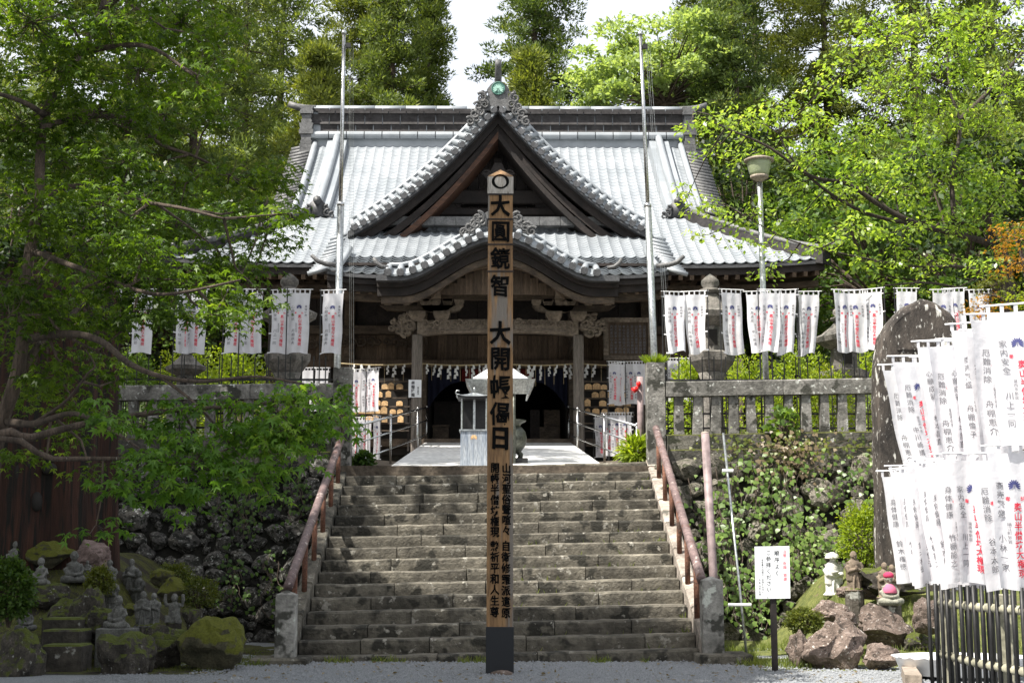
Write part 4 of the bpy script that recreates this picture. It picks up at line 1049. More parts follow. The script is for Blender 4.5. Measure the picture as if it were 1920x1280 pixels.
def burner():
    y = 26.2; x = xr(938, y, 800); z0 = ramp_z(y)
    t = thing('incense_burner', 'round bronze incense burner urn standing behind the votive post', 'urn', (x+.12, y, z0)); zt = zr(788, y); c = x+.15
    prof = [(.1, 0), (.34, 0), (.34, .07), (.2, .07), (.15, .12), (.14, .18)]
    H = zt-z0
    prof2 = [(.14, .16), (.24, .2), (.33, .32), (.35, .45), (.32, .58), (.25, .66), (.22, H-.12), (.25, H-.06), (.33, H-.02), (.34, H), (.28, H-.02), (.2, H-.08), (.02, H-.08)]
    MB().box(c-.36, c+.36, y-.36, y+.36, z0-.3, z0+.06).build('stand', 'black_metal', t, bevel=.01)
    MB().lathe(prof2, (c, y, z0), 28).build('bowl', 'bronze', t, True)
    for k in range(3):
        a = k*2.094+.5; MB().tube([(c+.13*math.cos(a), y+.13*math.sin(a), z0+.3), (c+.27*math.cos(a), y+.27*math.sin(a), z0+.15), (c+.24*math.cos(a), y+.24*math.sin(a), z0+.05)], [.06, .05, .06], 8).build('leg', 'bronze', t, True)
    # white shelter roof on four posts above it
    s = thing('incense_shelter', 'white curved metal shelter roof with hanging side plates over the incense burner', 'shelter', (x, y, z0))
    zc = zr(700, y); zs = zr(714, y); ze = zr(742, y); w0 = xr(968, y, 700)-x
    def rf(u, v):
        a, b = (2*u-1), (2*v-1); q = max(abs(a), abs(b)); return (x+a*.62, y+b*.62, zr(712, y)-(q**2.2)*(.0) + (zc-zr(712, y))*(1-q**1.8)*1.0)
    g = MB(); n = 16; R = .56
    zk = zr(713, y)
    g.lathe([(R*1.05, zk-.04), (R*1.02, zk-.01), (R*.9, zk+.03), (R*.72, zk+.10), (R*.5, zk+.19), (R*.3, zk+.25), (R*.12, zk+.275), (.02, zk+.28)], (x, y, 0), 4, 1.25, 1.25, math.pi/4)
    g.build('roof', 'canopy_white', s, True)
    for sx in (-1, 1):
        for k in (0,):
            a = x+sx*R*.92; b = x+sx*R*1.16
            MB().hexa([(a-.03*sx, y-.5, zk-.33), (a, y-.5, zk-.33), (a, y+.5, zk-.33), (a-.03*sx, y+.5, zk-.33)], [(b-.03*sx, y-.56, zk-.04), (b, y-.56, zk-.04), (b, y+.56, zk-.04), (b-.03*sx, y+.56, zk-.04)]).build('side_plate', 'verdigris' if 0 else 'dull_steel', s)
    for yy in (y-.52,):
        MB().hexa([(x-R*.9, yy+.05, zk-.31), (x+R*.9, yy+.05, zk-.31), (x+R*.9, yy+.07, zk-.31), (x-R*.9, yy+.07, zk-.31)], [(x-R*1.16, yy-.05, zk-.045), (x+R*1.16, yy-.05, zk-.045), (x+R*1.16, yy-.03, zk-.045), (x-R*1.16, yy-.03, zk-.045)]).build('side_plate', 'dull_steel', s)
    for sx in (-.25, .25):
        for sy in (-.42, .42): MB().tube([(x+sx, y+sy, z0-.25), (x+sx, y+sy, zk-.02)], .035, 8).build('post', 'bronze', s, True)
burner()
# things half seen in the dark doorway
def inside():
    for (px0, px1, r0, r1, y, nm, lab, cat, mt) in [
        (1012, 1046, 822, 800, 38.9, 'notice_stand', 'low pale notice panel standing right inside the doorway', 'panel', 'old_wood'),
        (1020, 1050, 798, 768, 39.6, 'display_board', 'upright grey board propped deep inside the doorway', 'board', 'old_wood'),
        (994, 1012, 798, 768, 39.6, 'display_board', 'narrow dark board propped beside the grey board indoors', 'board', 'dark_wood'),
        (812, 870, 800, 752, 40.2, 'offering_table', 'dim offering table draped in grey inside the doorway', 'table', 'dark_wood'),
        (810, 842, 822, 796, 39.0, 'offering_box', 'slatted wooden offering box in the doorway shade', 'box', 'old_wood')]:
        x0, x1 = xr(px0, y, 800), xr(px1, y, 800); z0, z1 = FLZ-.02, zr(r1, y)
        t = thing(nm, lab, cat, ((x0+x1)/2, y, z0))
        if 'table' in nm or 'box' in nm:
            MB().box(x0, x1, y, y+.5, z1-.05, z1).build('top', mt, t)
            for a in (x0+.03, x1-.07):
                for b in (y+.03, y+.43): MB().box(a, a+.05, b, b+.05, z0, z1-.05).build('leg', mt, t)
            MB().box(x0+.02, x1-.02, y+.02, y+.04, z0+.1, z1-.06).build('front_panel', mt, t)
        else:
            MB().box(x0, x1, y, y+.03, z0+.08, z1).build('panel', mt, t)
            for a in (x0+.03, x1-.07): MB().box(a, a+.04, y+.035, y+.2, z0, z1-.1).build('leg', mt, t)
inside()
# nameplate on the porch column
t = thing('nameplate', 'white paper notice with black characters fixed to the porch column', 'sign', (xr(777, CY-.2), CY-.16, zr(745, CY)))
x0, x1, z0, z1 = xr(766, CY-.15, 730), xr(790, CY-.15, 730), zr(745, CY-.15), zr(712, CY-.15)
MB().box(x0, x1, CY-.155, CY-.14, z0, z1).build('board', 'sign_white', t)
g = MB(); fn = lambda u, v: (u, CY-.158, v); write(g, '昇龍降龍', x0+.35*(x1-x0), z1-.08, .095, fn, 1); write(g, '岩五郎作', x0+.75*(x1-x0), z1-.20, .05, fn, 1); g.build('writing', 'black_ink', t)

# ================================================================== VOTIVE POST BEFORE THE STAIRS
def votive_post():
    y = 15.35; x = xr(937.5, y, 900); w = .143; zt = zr(318, y); zs = zr(336, y); zk = zr(1175, y)
    t = thing('votive_post', 'tall square wooden dedication post painted with large black characters', 'post', (x, y, 0))
    g = MB(); n = 26
    for i in range(n+1):
        z = zk+(zs-zk)*i/n; q = w*(1-.035*i/n)+.003*noise.noise((z*2, 0, 3)); g.v += [(x-q, y-q, z), (x+q, y-q, z), (x+q, y+q, z), (x-q, y+q, z)]
    for i in range(n):
        for k in range(4): g.f.append((i*4+k, i*4+(k+1) % 4, i*4+4+(k+1) % 4, i*4+4+k))
    e = n*4; g.v += [(x, y, zt)]; a = len(g.v)-1
    for k in range(4): g.f.append((e+k, e+(k+1) % 4, a))
    g.f.append((3, 2, 1, 0)); sh_ = g.build('shaft', 'pillar_wood', t)
    for k, r in enumerate([370, 416, 463, 513]):                # weathered carved notches near the head
        z = zr(r, y); MB().box(x-w-.004, x+w+.004, y-w-.006, y+w, z-.012, z+.004).build('notch_line', 'dark_wood', sh_)
        z2 = zr([322+18, 370, 416, 463][k], y)
    z = zr(350, y); MB().box(x-w-.003, x+w+.003, y-w-.004, y+w+.003, zr(369, y), zr(338, y)).build('weathered_head', 'grey_wood', sh_)
    MB().box(x-w-.006, x+w+.006, y-w-.006, y+w+.006, -.08, zk+.01).build('base_sleeve', 'base_black', t, bevel=.004)
    MB().ell((x+.02, y-w-.05, .0), (.13, .07, .05), 10, 6).build('chock_stone', 'rock', t, True)
    fy = y-w-.007
    fn = lambda u, v: (x+u, fy, v)
    g = MB()
    for i in range(28):                                         # brush ring
        a0, a1 = 2*math.pi*i/28, 2*math.pi*(i+1)/28; zc = zr(347, y)
        q = lambda a, r: fn(r*math.cos(a), zc+r*.86*math.sin(a))
        th = lambda a: .028+.006*math.sin(a*2+1)
        g.add([q(a0, .098), q(a1, .098), q(a1, .098-th(a1)), q(a0, .098-th(a0))], [(0, 1, 2, 3)])
    for c, r in zip(PILLAR, [392, 439, 489, 540, 628, 675, 728, 778, 822]):
        for k_ in range(6):
            wt = {'大': 1.0, '日': 1.0, '開': .5}.get(c, .32); ox, oz = .0055*wt*math.cos(k_*1.05), .005*wt*math.sin(k_*1.05); write(g, c, ox, zr(r, y)+oz, .235 if r > 600 else .22, lambda u, v: (x+u, fy-.0012*k_, v), 1, wob=.06, sy=1.12)
    s2 = .099
    for u, tx, r0, r1 in ((.07, PL1, 879, 994), (.065, PL2, 1023, 1147), (-.055, PL3, 878, 997), (-.055, PL4, 1023, 1145)):
        for i, c in enumerate(tx):
            for k_ in range(3): write(g, c, u+.0018*(k_-1), zr(r0+(r1-r0)*i/(len(tx)-1), y)+.0012*(k_-1), s2, lambda u, v: (x+u, fy-.0004*k_, v), 1, wob=.07, sy=1.12)
    g.build('writing', 'black_ink', t)
votive_post()

# ================================================================== FLAGPOLES, LAMP, LANTERNS, PIPES
def flagpole(label, pa, pb, y, row_joint):
    a, b = P(pa[0], pa[1], y), P(pb[0], pb[1], y); lo = a+(b-a)*1.25; lo.z = TZ-.02; lo.x = a.x+(b.x-a.x)*1.3
    t = thing('flagpole', label, 'flagpole', lo); j = P(pa[0]+(pb[0]-pa[0])*.5, row_joint, y)
    u = (row_joint-pa[1])/(pb[1]-pa[1]); j = a.lerp(b, u)
    MB().tube([lo, j], .062, 12).build('lower_tube', 'dull_steel', t, True)
    MB().tube([j, a], [.036, .03], 10).build('upper_tube', 'steel', t, True)
    MB().lathe([(.065, -.04), (.068, .0), (.04, .04)], j, 12).build('joint_collar', 'steel', t, True)
    MB().lathe([(.045, -.02), (.05, 0), (.03, .05), (.005, .06)], a, 10).build('cap', 'dull_steel', t, True)
    MB().box(a.x+.04, a.x+.13, a.y-.03, a.y+.03, a.z-.28, a.z-.2).build('pulley', 'black_metal', t)
    for k, q in enumerate((.10, .13, .17)): MB().tube([a+Vector((q, 0, -.25)), a.lerp(b, .5)+Vector((q+.05, .02, 0)), b+Vector((q+.12, 0, -.1))], .0025, 4).build('halyard', 'dull_steel', t)
flagpole('steel flagpole rising past the gable by the maple tree', (645, 62), (632.5, 690), 24.3, 388)
flagpole('steel flagpole rising past the gable by the street lamp', (1200.5, 64), (1227, 668), 24.3, 390)
def lamp():
    y = 24.6; a = P(1424, 336, y); b = P(1437, 712, y); t = thing('street_lamp', 'grey steel lamp post with broad-hatted clear glass lantern', 'street lamp', (b.x, y, terr(b.x, y)))
    b.z = terr(b.x, y)-.05
    MB().tube([b, a.lerp(b, .45), a], [.06, .055, .05], 12).build('pole', 'dull_steel', t, True)
    k = y/F
    MB().lathe([(.05, -.06), (.11, 0), (.16, .02), (.17, .06)], a, 16).build('collar', 'concrete', t, True)
    MB().lathe([(.15, .05), (.18, .12), (.21, .25), (.23, .33), (.22, .33), (.17, .12), (.02, .06)], a, 20).build('glass_cup', 'lamp_glass', t, True)
    MB().lathe([(.10, .30), (.27, .33), (.275, .36), (.18, .40), (.02, .42)], a, 20).build('hat', 'concrete', t, True)
    for s in (-1, 1): MB().lathe([(.02, .1), (.05, .13), (.05, .24), (.02, .27)], a+Vector((s*.07, 0, 0)), 10).build('bulb', 'leafy_bulb' if 'leafy_bulb' in MATS else 'white_plastic', t, True)
lamp()
def lantern(label, px, y, rtop, rbase, sc=1.0, matn='lantern_stone'):
    p = P(px, 600, y); x = p.x; z0 = terr(x, y)-.05; zt = zr(rtop, y); H = zt-z0; t = thing('stone_lantern', label, 'stone lantern', (x, y, z0)); f = H/2.6*sc
    R = lambda prof, nm, n=12, rot=0: MB().lathe([(r*f, z0+z*H) for r, z in prof], (x, y, 0), n, 1, 1, rot).build(nm, matn, t, n > 8)
    R([(.02, 0), (.5, 0), (.5, .07), (.42, .1), (.36, .13)], 'base', 6)
    R([(.24, .13), (.26, .2), (.22, .28), (.25, .44), (.30, .48)], 'shaft', 16)
    R([(.3, .48), (.48, .54), (.5, .58), (.36, .59)], 'platform', 6)
    fb = R([(.27, .59), (.27, .72)], 'fire_box', 6, math.pi/6)
    w = .09*f; MB().box(x-w, x+w, y-.27*f-.01, y-.2*f, z0+.62*H, z0+.70*H).build('window', 'interior', fb)
    R([(.3, .72), (.58, .76), (.62, .79), (.45, .81), (.25, .86), (.17, .89)], 'roof', 6)
    R([(.12, .89), (.25, .905), (.25, .915), (.14, .925), (.2, .945), (.19, .965), (.1, .985), (.01, 1.0)], 'finial', 14)
lantern('stone lantern with mossy onion finial beside the flagpole and maple', 541, 26.2, 513, 720, .62)
lantern('stone lantern with square window between hanging prayer banners', 1333, 26.6, 513, 715, .62)
lantern('shorter stone lantern beside the dark inscribed stele', 1580, 27.2, 570, 715, .8)
lantern('small stone lantern in maple shade behind the balustrade', 352, 27, 640, 715, .7)
def pole_thing(name, label, cat, a, b, r, matn, capm=None):
    a, b = Vector(a), Vector(b); t = thing(name, label, cat, a)
    MB().tube([a, a.lerp(b, .5), b], r, 14).build('tube', matn, t, True)
    if capm: MB().ell(b, (r*1.05, r*1.05, r*.5), 14, 6).build('cap', capm, t, True)
    return t
a = P(1347, 1228, 17.35); a.z = -.03
pole_thing('drain_pipe', 'thick mauve plastic pipe standing behind the sunlit stair post', 'pipe', a, P(1322, 812, 17.9), .052, 'mauve_pipe', 'concrete')
a = P(1401, 1200, 17.2); a.z = -.05
t = pole_thing('leaning_pole', 'thin grey metal pole leaning against the ivy wall with white clamps', 'pole', a, P(1356, 812, 18.4), .016, 'dull_steel')
p = P(1386, 1133, 17.4); MB().tube([p+Vector((-.14, -.03, 0)), p+Vector((.14, -.03, 0))], .02, 8).build('clamp_arm', 'white_plastic', t)
p = P(1364, 882, 18.2); MB().tube([p+Vector((-.07, -.02, 0)), p+Vector((.07, -.02, 0))], .022, 8).build('clamp_arm', 'white_plastic', t)
# pink pipe stand with a red valve at the stair head
y = 23.4; x = xr(1201, y, 780); t = thing('hydrant_pipe', 'pinkish standpipe with small red valve beside the overgrown stair post', 'pipe', (x, y, TZ))
MB().tube([(x, y, TZ-.02), (x, y, zr(706, y))], .055, 12).build('tube', 'mauve_pipe', t, True)
MB().tube([(x-.05, y-.06, zr(728, y)), (x-.13, y-.08, zr(733, y))], [.04, .05], 10).build('valve', 'red_lamp', t, True); MB().ell((x-.03, y-.06, zr(720, y)), (.04, .04, .05), 10, 6).build('valve_cap', 'red_lamp', t, True)

# ================================================================== IRON FENCES AND PRAYER BANNERS
def iron_fence(label, x0, x1, y):
    t = thing('iron_fence', label, 'fence', ((x0+x1)/2, y, terr(x0, y))); z1 = zr(668, y)
    for row in (712, 775, 802):
        z = zr(row, y); MB().box(x0, x1, y-.012, y+.012, z-.016, z+.016).build('rail', 'black_metal', t)
    n = int((x1-x0)/.197); me = MB().tube([(0, 0, 2.6), (0, 0, z1)], .0095, 6).mesh('bar', 'black_metal')
    for i in range(n+1): put('bar', me, t, Matrix.Translation((x0+i*.197, y, 0)))
iron_fence('black iron bar fence behind the sunlit balustrade', xr(1250, 23.2), 8.9, 23.2)
iron_fence('black iron bar fence behind the shaded balustrade', -8.4, xr(625, 23.2), 23.2)
BN = [0]
def banner(top, yaw, label, group, pole_z, H=1.0, W=.30, fold=1.0, sway=0, lean=0, swing=0, text=2, seed=0, pole_mat='black_metal', side=-1, poley=None, twist=0):
    """a small cloth banner: pole, cross rod, cloth with loops, printed crest and writing. top = top centre of the cloth; yaw turns it; cloth faces -y at yaw 0"""
    r = random.Random(seed*7+1); top = Vector(top); t = thing('prayer_banner', label, 'banner', (top.x, top.y, pole_z), group)
    ph = r.uniform(0, 6); ph2 = r.uniform(0, 6); k1 = r.uniform(9, 15)
    def fn(u, v, lift=0):                                      # u -.5..5 of W, v 0 (top) .. 1 (bottom)
        ang = yaw+twist*v; a = Vector((math.cos(ang), math.sin(ang), 0)); n = Vector((-math.sin(ang), math.cos(ang), 0))
        x = u*W*(1-.10*fold*v); d = fold*(.028*math.sin(u*k1+ph+v*1.4)*(.25+.75*v)+.02*math.sin(v*5+ph2)*(v))+swing*v*v
        d -= lift
        return tuple(top+a*(x+sway*v*v+.006*math.sin(v*9+ph))+n*d+Vector((lean*v, 0, -v*H*(1-.02*math.sin(u*5+ph)*fold))))
    g = MB(); g.grid(lambda u, v: fn(u-.5, v), 12, 14)
    for i in range(5):                                         # loops on the rod
        u = -.48+.24*i; a = Vector(fn(u-.035, 0)); b = Vector(fn(u+.035, 0)); up = Vector((0, 0, .062))
        g.add([a, b, b+up, a+up], [(0, 1, 2, 3)])
    for i in range(4):
        v = .02+.32*i; a = Vector(fn(side*.5, v)); b = Vector(fn(side*.5, v+.022)); d = (Vector(fn(side*.5, v))-Vector(fn(side*.4, v))).normalized()*.045
        g.add([a, b, b+d, a+d], [(0, 1, 2, 3)])
    c = g.build('cloth', 'cloth', t, True, fix=False)
    ca = Vector((math.cos(yaw), math.sin(yaw), 0)); z = Vector((0, 0, .055))
    MB().tube([top-ca*(W*.5+.05)+z, top+ca*(W*.5+.05)+z+Vector((0, 0, .01))], .007, 6).build('rod', 'white_plastic', t)
    px_ = top+ca*side*(W*.5+.035); MB().tube([(px_.x, px_.y, pole_z), (px_.x, px_.y, top.z+.09)], .0095, 6).build('pole', pole_mat, t)
    m = lambda u, v: fn(u/W, -v/H, .0045)
    rd, bk, nv = MB(), MB(), MB()
    crest(nv, 0, -.235*H, .048, m, 11)
    write(rd, '奉', -.055, -.335*H, .036, m, 1); write(rd, '納', .055, -.335*H, .036, m, 1)
    write(rd, '奥山半僧坊大権現', .012, -.395*H, .066, m, 1, pitch=1.02)
    if text:
        write(bk, WISH[seed % len(WISH)], -.105, -.24*H, .06, m, 0, pitch=1.12)
        write(bk, NAMES[seed % len(NAMES)], -.105, -.63*H, .06, m, 0, pitch=1.15)
        write(bk, ADDR[seed % len(ADDR)], -.055, -.52*H, .03, m, 0)
        if text > 2: write(bk, WISH[(seed*3+1) % len(WISH)], .115, -.22*H, .042, m, 1, pitch=1.2)
    for b_, nm, mt in ((rd, 'red_print', 'red_ink'), (bk, 'black_print', 'soft_ink'), (nv, 'crest_print', 'navy_ink')):
        if b_.v: b_.build(nm, mt, c, fix=False)
    return t
ORD = ['first', 'second', 'third', 'fourth', 'fifth', 'sixth', 'seventh', 'eighth', 'ninth', 'tenth', 'eleventh', 'twelfth', 'thirteenth']
YB_ = 23.05; ZB = zr(556, YB_); FB = 2.9
right = [(1264, .25, 8), (1303, -.1, 2), (1372, .3, 9), (1420, -.05, 3), (1444, .12, 5), (1474, -.15, 1), (1517, .05, 0), (1584, .2, 4), (1604, -.3, 7), (1636, -.5, 6), (1700, .1, 3), (1768, .05, 2), (1790, -.1, 5), (1835, 0, 1)]
for i, (px, yw, sd) in enumerate(right):
    zt = zr(548 if px < 1560 else 545, YB_)-.03+rnd(-.02, .02)
    banner((xr(px, YB_, 600), YB_-.04+rnd(-.03, .03), zt), yw, 'white prayer banner on the terrace fence, %s from the overgrown stair post' % ORD[i] if i < 13 else 'white prayer banner at the far end of the terrace fence past the stele',
           'prayer banners along the terrace fence', FB, rnd(.98, 1.04), rnd(.32, .37), rnd(.7, 1.9), rnd(-.06, .06), swing=rnd(-.12, .06), seed=sd+i, text=3, side=1 if i % 2 else -1, twist=rnd(-.35, .35))
left = [(624, -.05, 2), (562, .1, 1), (529, -.15, 4), (474, .1, 5), (443, -.1, 3), (368, 0, 6), (352, .2, 2), (268, .05, 0), (208, -.1, 7)]
for i, (px, yw, sd) in enumerate(left):
    banner((xr(px, YB_, 600), YB_-.04+rnd(-.03, .03), zr(548, YB_)-.03), yw, 'white prayer banner on the shaded fence, %s from the mottled stair post' % ORD[i],
           'prayer banners along the terrace fence', FB, 1.02, .34, .7, rnd(-.02, .02), seed=sd+i+3, text=3, side=-1 if i else -1, twist=rnd(-.2, .2))
# banners near the hall, in two tiers at each side of the ramp
near = [('left', 34.2, 668, 697, .1), ('left', 34.0, 690, 696, .2), ('left', 33.9, 700, 694, -.35), ('left', 34.2, 668, 787, 0), ('left', 34.0, 684, 787, .1), ('left', 33.9, 707, 783, 1.1),
        ('left', 33.5, 577, 694, 0), ('left', 33.5, 604, 694, .1),
        ('right', 34.0, 1152, 682, .3), ('right', 34.1, 1160, 684, -.6), ('right', 34.2, 1182, 682, 0), ('right', 34.2, 1198, 682, .1), ('right', 34.4, 1126, 782, .3), ('right', 34.2, 1142, 778, 0), ('right', 34.1, 1156, 778, .1), ('right', 34.0, 1172, 778, 0),
        ('right', 33.6, 1262, 676, .1), ('right', 33.6, 1285, 676, -.2)]
tl_ = {'left': 0, 'right': 0}
for i, (sd, y, px, r, yw) in enumerate(near):
    q = P(px, r, y); ti = 'upper' if r < 740 else 'lower'; k = tl_[sd]; tl_[sd] += 1
    banner((q.x, q.y, q.z), yw, 'small white prayer banner in the %s tier, %s on the %s side' % (ti, ORD[k], 'nameplate column' if sd == 'left' else 'bare porch column'),
           'prayer banners beside the ramp', terr(q.x, y)-.05, 1.0, .31, .5, rnd(-.03, .03), seed=i+2, text=2, side=1 if i % 2 else -1)

# foreground right: fence with black pickets carrying two tiers of banners
FX = 3.86
ff = thing('picket_fence', 'low fence of black pickets tied to two beige bamboo rails', 'fence', (FX, 11, 0))
for zf in (.39, .83):
    MB().tube([(FX-.03, 12.3, zf), (FX-.045, 11.3, zf-.01), (FX-.03, 9.4, zf)], .036, 8).build('rail', 'beige_bamboo', ff, True)
for y in (12.27, 10.9, 9.5):
    MB().box(FX-.02, FX+.08, y-.05, y+.05, -.05, .93).build('post', 'beige_bamboo', ff, bevel=.008)
me = MB().tube([(0, 0, -.03), (.0, 0, .6), (.0, 0, .99)], .018, 6).mesh('picket', 'black_metal', True)
for i in range(36):
    y = 12.42-i*.085; put('picket', me, ff, Matrix.Translation((FX+(.02 if i % 2 else -.075), y, 0)) @ Matrix.Rotation(rnd(-.03, .03), 4, 'X'))
seeds_low = [0, 8, 16, 24, 32, 0, 8, 16, 24, 1, 6]
WHERE = 'on the picket fence'
nl = 12
for i in range(nl):
    u = i/(nl-1); y = [13.1, 12.85, 12.62, 12.4, 12.2, 12.0, 11.8, 11.6, 11.38, 11.15, 10.6, 10.2][i]; x = FX-.10+.02*math.sin(i*2.1)
    px_t = 1.965
    banner((x+.02, y, px_t+.03*math.sin(i*1.7)), -.14+.16*math.sin(i*2.3), 'white banner in the lower tier over the picket fence, %s from the stele' % ORD[i],
           'prayer banners over the picket fence', .02, .98, rnd(.33, .39), rnd(.4, 1.1), rnd(-.04, .04), lean=.10*(1-u)+.03, swing=rnd(-.03, .03), seed=(i*8 if i < 9 else i), text=3, side=1)
nu = 10
for i in range(nu):
    u = i/(nu-1); y = [13.15, 12.9, 12.2, 12.0, 11.7, 11.4, 11.15, 10.85, 10.55, 10.15][i]; x = FX-.02+.03*math.sin(i*1.3); dz = .06*math.sin(i*2.4)
    banner((x+.02, y, 3.0+dz-.02), -.15+.22*math.sin(i*1.9), 'white banner in the upper tier over the picket fence, %s from the stele' % ORD[i],
           'prayer banners over the picket fence', .02, 1.0, rnd(.35, .41), rnd(.5, 1.3), rnd(-.04, .04), lean=.12*(1-u)+.02, swing=rnd(-.05, .03), seed=[2, 10, 2, 5, 2, 5, 3, 6, 2, 1][i]+i*8 % 16, text=3, side=1)

# ================================================================== STELE, SIGN, ROCKS, STATUES
def stele():
    y = 18.6; q = lambda px, py: (P(px, py, y).x, P(px, py, y).z)
    out = [(1652, 1075), (1645, 820), (1646, 690), (1652, 630), (1672, 598), (1698, 572), (1728, 558), (1756, 566), (1784, 584), (1796, 600), (1800, 700), (1804, 1075)]
    pts = [q(*p) for p in out]; x0 = pts[0][0]; z0 = pts[0][1]
    t = thing('inscribed_stele', 'tall dark upright stone stele with white lichen and carved horizontal inscription', 'stele', ((pts[0][0]+pts[-1][0])/2, y+.2, z0-.6))
    bm = bmesh.new(); n = len(pts); dense = []
    for i in range(n):
        a, b = Vector(pts[i]), Vector(pts[(i+1) % n]); m = max(1, int((b-a).length/.09))
        for k in range(m):
            p = a.lerp(b, k/m); p = p+Vector((.02*noise.noise((p.x*4, p.y*4, 3)), .015*noise.noise((p.x*4, p.y*4, 8)))); dense.append(p)
    dense = [Vector((p.x, p.y if p.y > z0+.01 else z0-.6)) for p in dense]
    g = MB(); N = len(dense); c = Vector((sum(p.x for p in dense)/N, sum(p.y for p in dense)/N))
    for (yy, sc) in ((y+.06, .955), (y, .985), (y+.06, 1.0), (y+.30, 1.0), (y+.36, .96)):
        pass
    rings = [(y, .95), (y+.025, .985), (y+.07, 1.0), (y+.30, 1.0), (y+.36, .95)]
    for yy, sc in rings:
        for p in dense:
            d = c+(p-c)*sc; g.v.append((d.x, yy+.02*noise.noise((d.x*3, d.y*3, yy)), d.y))
    for r in range(len(rings)-1):
        for i in range(N): g.f.append((r*N+i, r*N+(i+1) % N, (r+1)*N+(i+1) % N, (r+1)*N+i))
    g.f.append(tuple(range(N))[::-1]); g.f.append(tuple((len(rings)-1)*N+i for i in range(N)))
    s = g.build('slab', 'stele', t)
    fy = y-.012
    for r in (655, 692): MB().box(q(1682, r)[0], q(1782, r)[0], fy-.004, fy+.03, q(1682, r+1)[1], q(1682, r-1)[1]).build('panel_border', 'stele', s)
    g = MB()
    for i, ch in enumerate('鎮護國家'):
        x, z = q(1697+i*26, 674); write(g, ch, x, z, .185, lambda u, v: (u, fy-.022+.0, v), 1, sy=1.1)
    g.build('inscription', 'rubble', s)
stele()
def sign():
    y = 15.55; t = thing('notice_sign', 'white notice board with red and black Japanese text on a dark wooden stake', 'sign', (xr(1452, y, 1200), y, 0))
    a = P(1450, 1115, y); b = P(1453, 1252, y); b.z = -.05
    MB().beam(b, P(1448, 1060, y+.0), .062, .05, (0, 1, 0)).build('stake', 'dark_wood', t)
    fy = y-.045; c = [P(*p, fy) for p in ((1417, 1122), (1482, 1121), (1480, 1023), (1415, 1024))]
    g = MB(); g.hexa([v+Vector((0, .0, 0)) for v in c], [v+Vector((0, .012, 0)) for v in c]); bd = g.build('board', 'sign_white', t)
    o = c[3]; ex = (c[2]-c[3]); ey = (c[0]-c[3])
    m = lambda u, v: tuple(o+ex*u+ey*(-v)+Vector((0, -.003, 0)))   # u 0..1, v 0..-1 downwards
    asp = ex.length/ey.length
    def col(mb, tx, u, v0, s, bold=0, pitch=1.05):
        for i, ch in enumerate(tx):
            if ch == ' ': continue
            gv, f = GLY[(ch, bold)]; mb.add([m(u+p[0]*s/asp, v0-i*s*pitch+p[1]*s) for p in gv], f)
    rd, bk = MB(), MB()
    col(rd, '注意・危険 禁煙', .855, -.105, .072); col(bk, '順序よく', .63, -.13, .105, 0, 1.22); col(bk, 'ご参拝ください。', .385, -.12, .105, 0, 1.12)
    col(bk, '本堂裏の回廊は一切持ちません。', .21, -.26, .045, 0); col(bk, '大本山方広寺', .12, -.64, .048, 0, 1.15)
    rd.build('red_lettering', 'red_ink', bd, fix=False); bk.build('black_lettering', 'black_ink', bd, fix=False)
sign()
def boulder(label, px0, px1, r0, r1, y, matn, seed, grp=None, dep=.8, cuts=9, rough=.8, name='boulder', lower=.12):
    a, b = P(px0, (r0+r1)/2, y), P(px1, (r0+r1)/2, y); zt, zb = P((px0+px1)/2, r0, y).z, P((px0+px1)/2, r1, y).z
    w = (b.x-a.x)/2; h = (zt-zb)/2; d = w*dep
    me = rock_mesh(name, seed, matn, 4, rough, cuts)
    co = np.array([v.co[:] for v in me.vertices]); lo, hi = co.min(0), co.max(0); sc = 2/(hi-lo); cc = (lo+hi)/2
    o = put(name, me, None, Matrix.Translation(((a.x+b.x)/2, y+d, (zt+zb)/2-lower*h)) @ Matrix.Diagonal((w*sc[0], d*sc[1], h*(1+lower)*sc[2], 1)) @ Matrix.Translation(-Vector(cc)))
    return tag(o, label, 'rock', grp)
GRK = 'rocks edging the sunlit bank'; GLK = 'rocks of the shaded statue garden'
boulder('biggest sharp-edged reddish boulder on the gravel edge, lit on top', 1512, 1640, 1158, 1258, 15.7, 'rock', 11, GRK)
boulder('flat-topped reddish boulder carrying the statue in a red cap', 1620, 1722, 1130, 1215, 16.7, 'rock', 12, GRK)
boulder('small rounded brown rock lying in front of the statue boulder', 1626, 1703, 1205, 1256, 15.6, 'rock', 13, GRK)
boulder('brown rock with pale top tucked behind the biggest boulder', 1528, 1602, 1124, 1172, 16.8, 'rock', 14, GRK)
boulder('low grey-brown rock beside the notice sign stake', 1476, 1532, 1180, 1246, 16.0, 'rock', 15, GRK)
boulder('small flat rock wedged above the biggest boulder', 1568, 1612, 1145, 1182, 16.5, 'rock', 16, GRK)
boulder('pinkish boulder half hidden behind the picket fence end', 1715, 1775, 1118, 1186, 16.4, 'rock', 17, GRK)
boulder('long low mossy ledge stone before the stele', 1600, 1760, 1060, 1112, 18.0, 'moss_rock', 18, GRK, .4)
boulder('dark rock in the shadow behind the picket fence', 1700, 1770, 1180, 1235, 16.6, 'moss_rock', 19, GRK)
boulder('flat pedestal stone behind the standing brown statue', 1575, 1660, 1098, 1122, 18.2, 'rock', 20, GRK, .6)
boulder('large moss-covered boulder at the gravel edge of the statue garden', 318, 452, 1155, 1262, 15.6, 'moss_heavy', 21, GLK, .8, 6, .6)
boulder('broad dark boulder with mossy rim below the seated statue', 165, 280, 1184, 1295, 15.2, 'moss_rock', 22, GLK)
boulder('dark boulder with pale lichen at the corner of the statue garden', -30, 72, 1178, 1300, 14.9, 'moss_rock', 23, GLK)
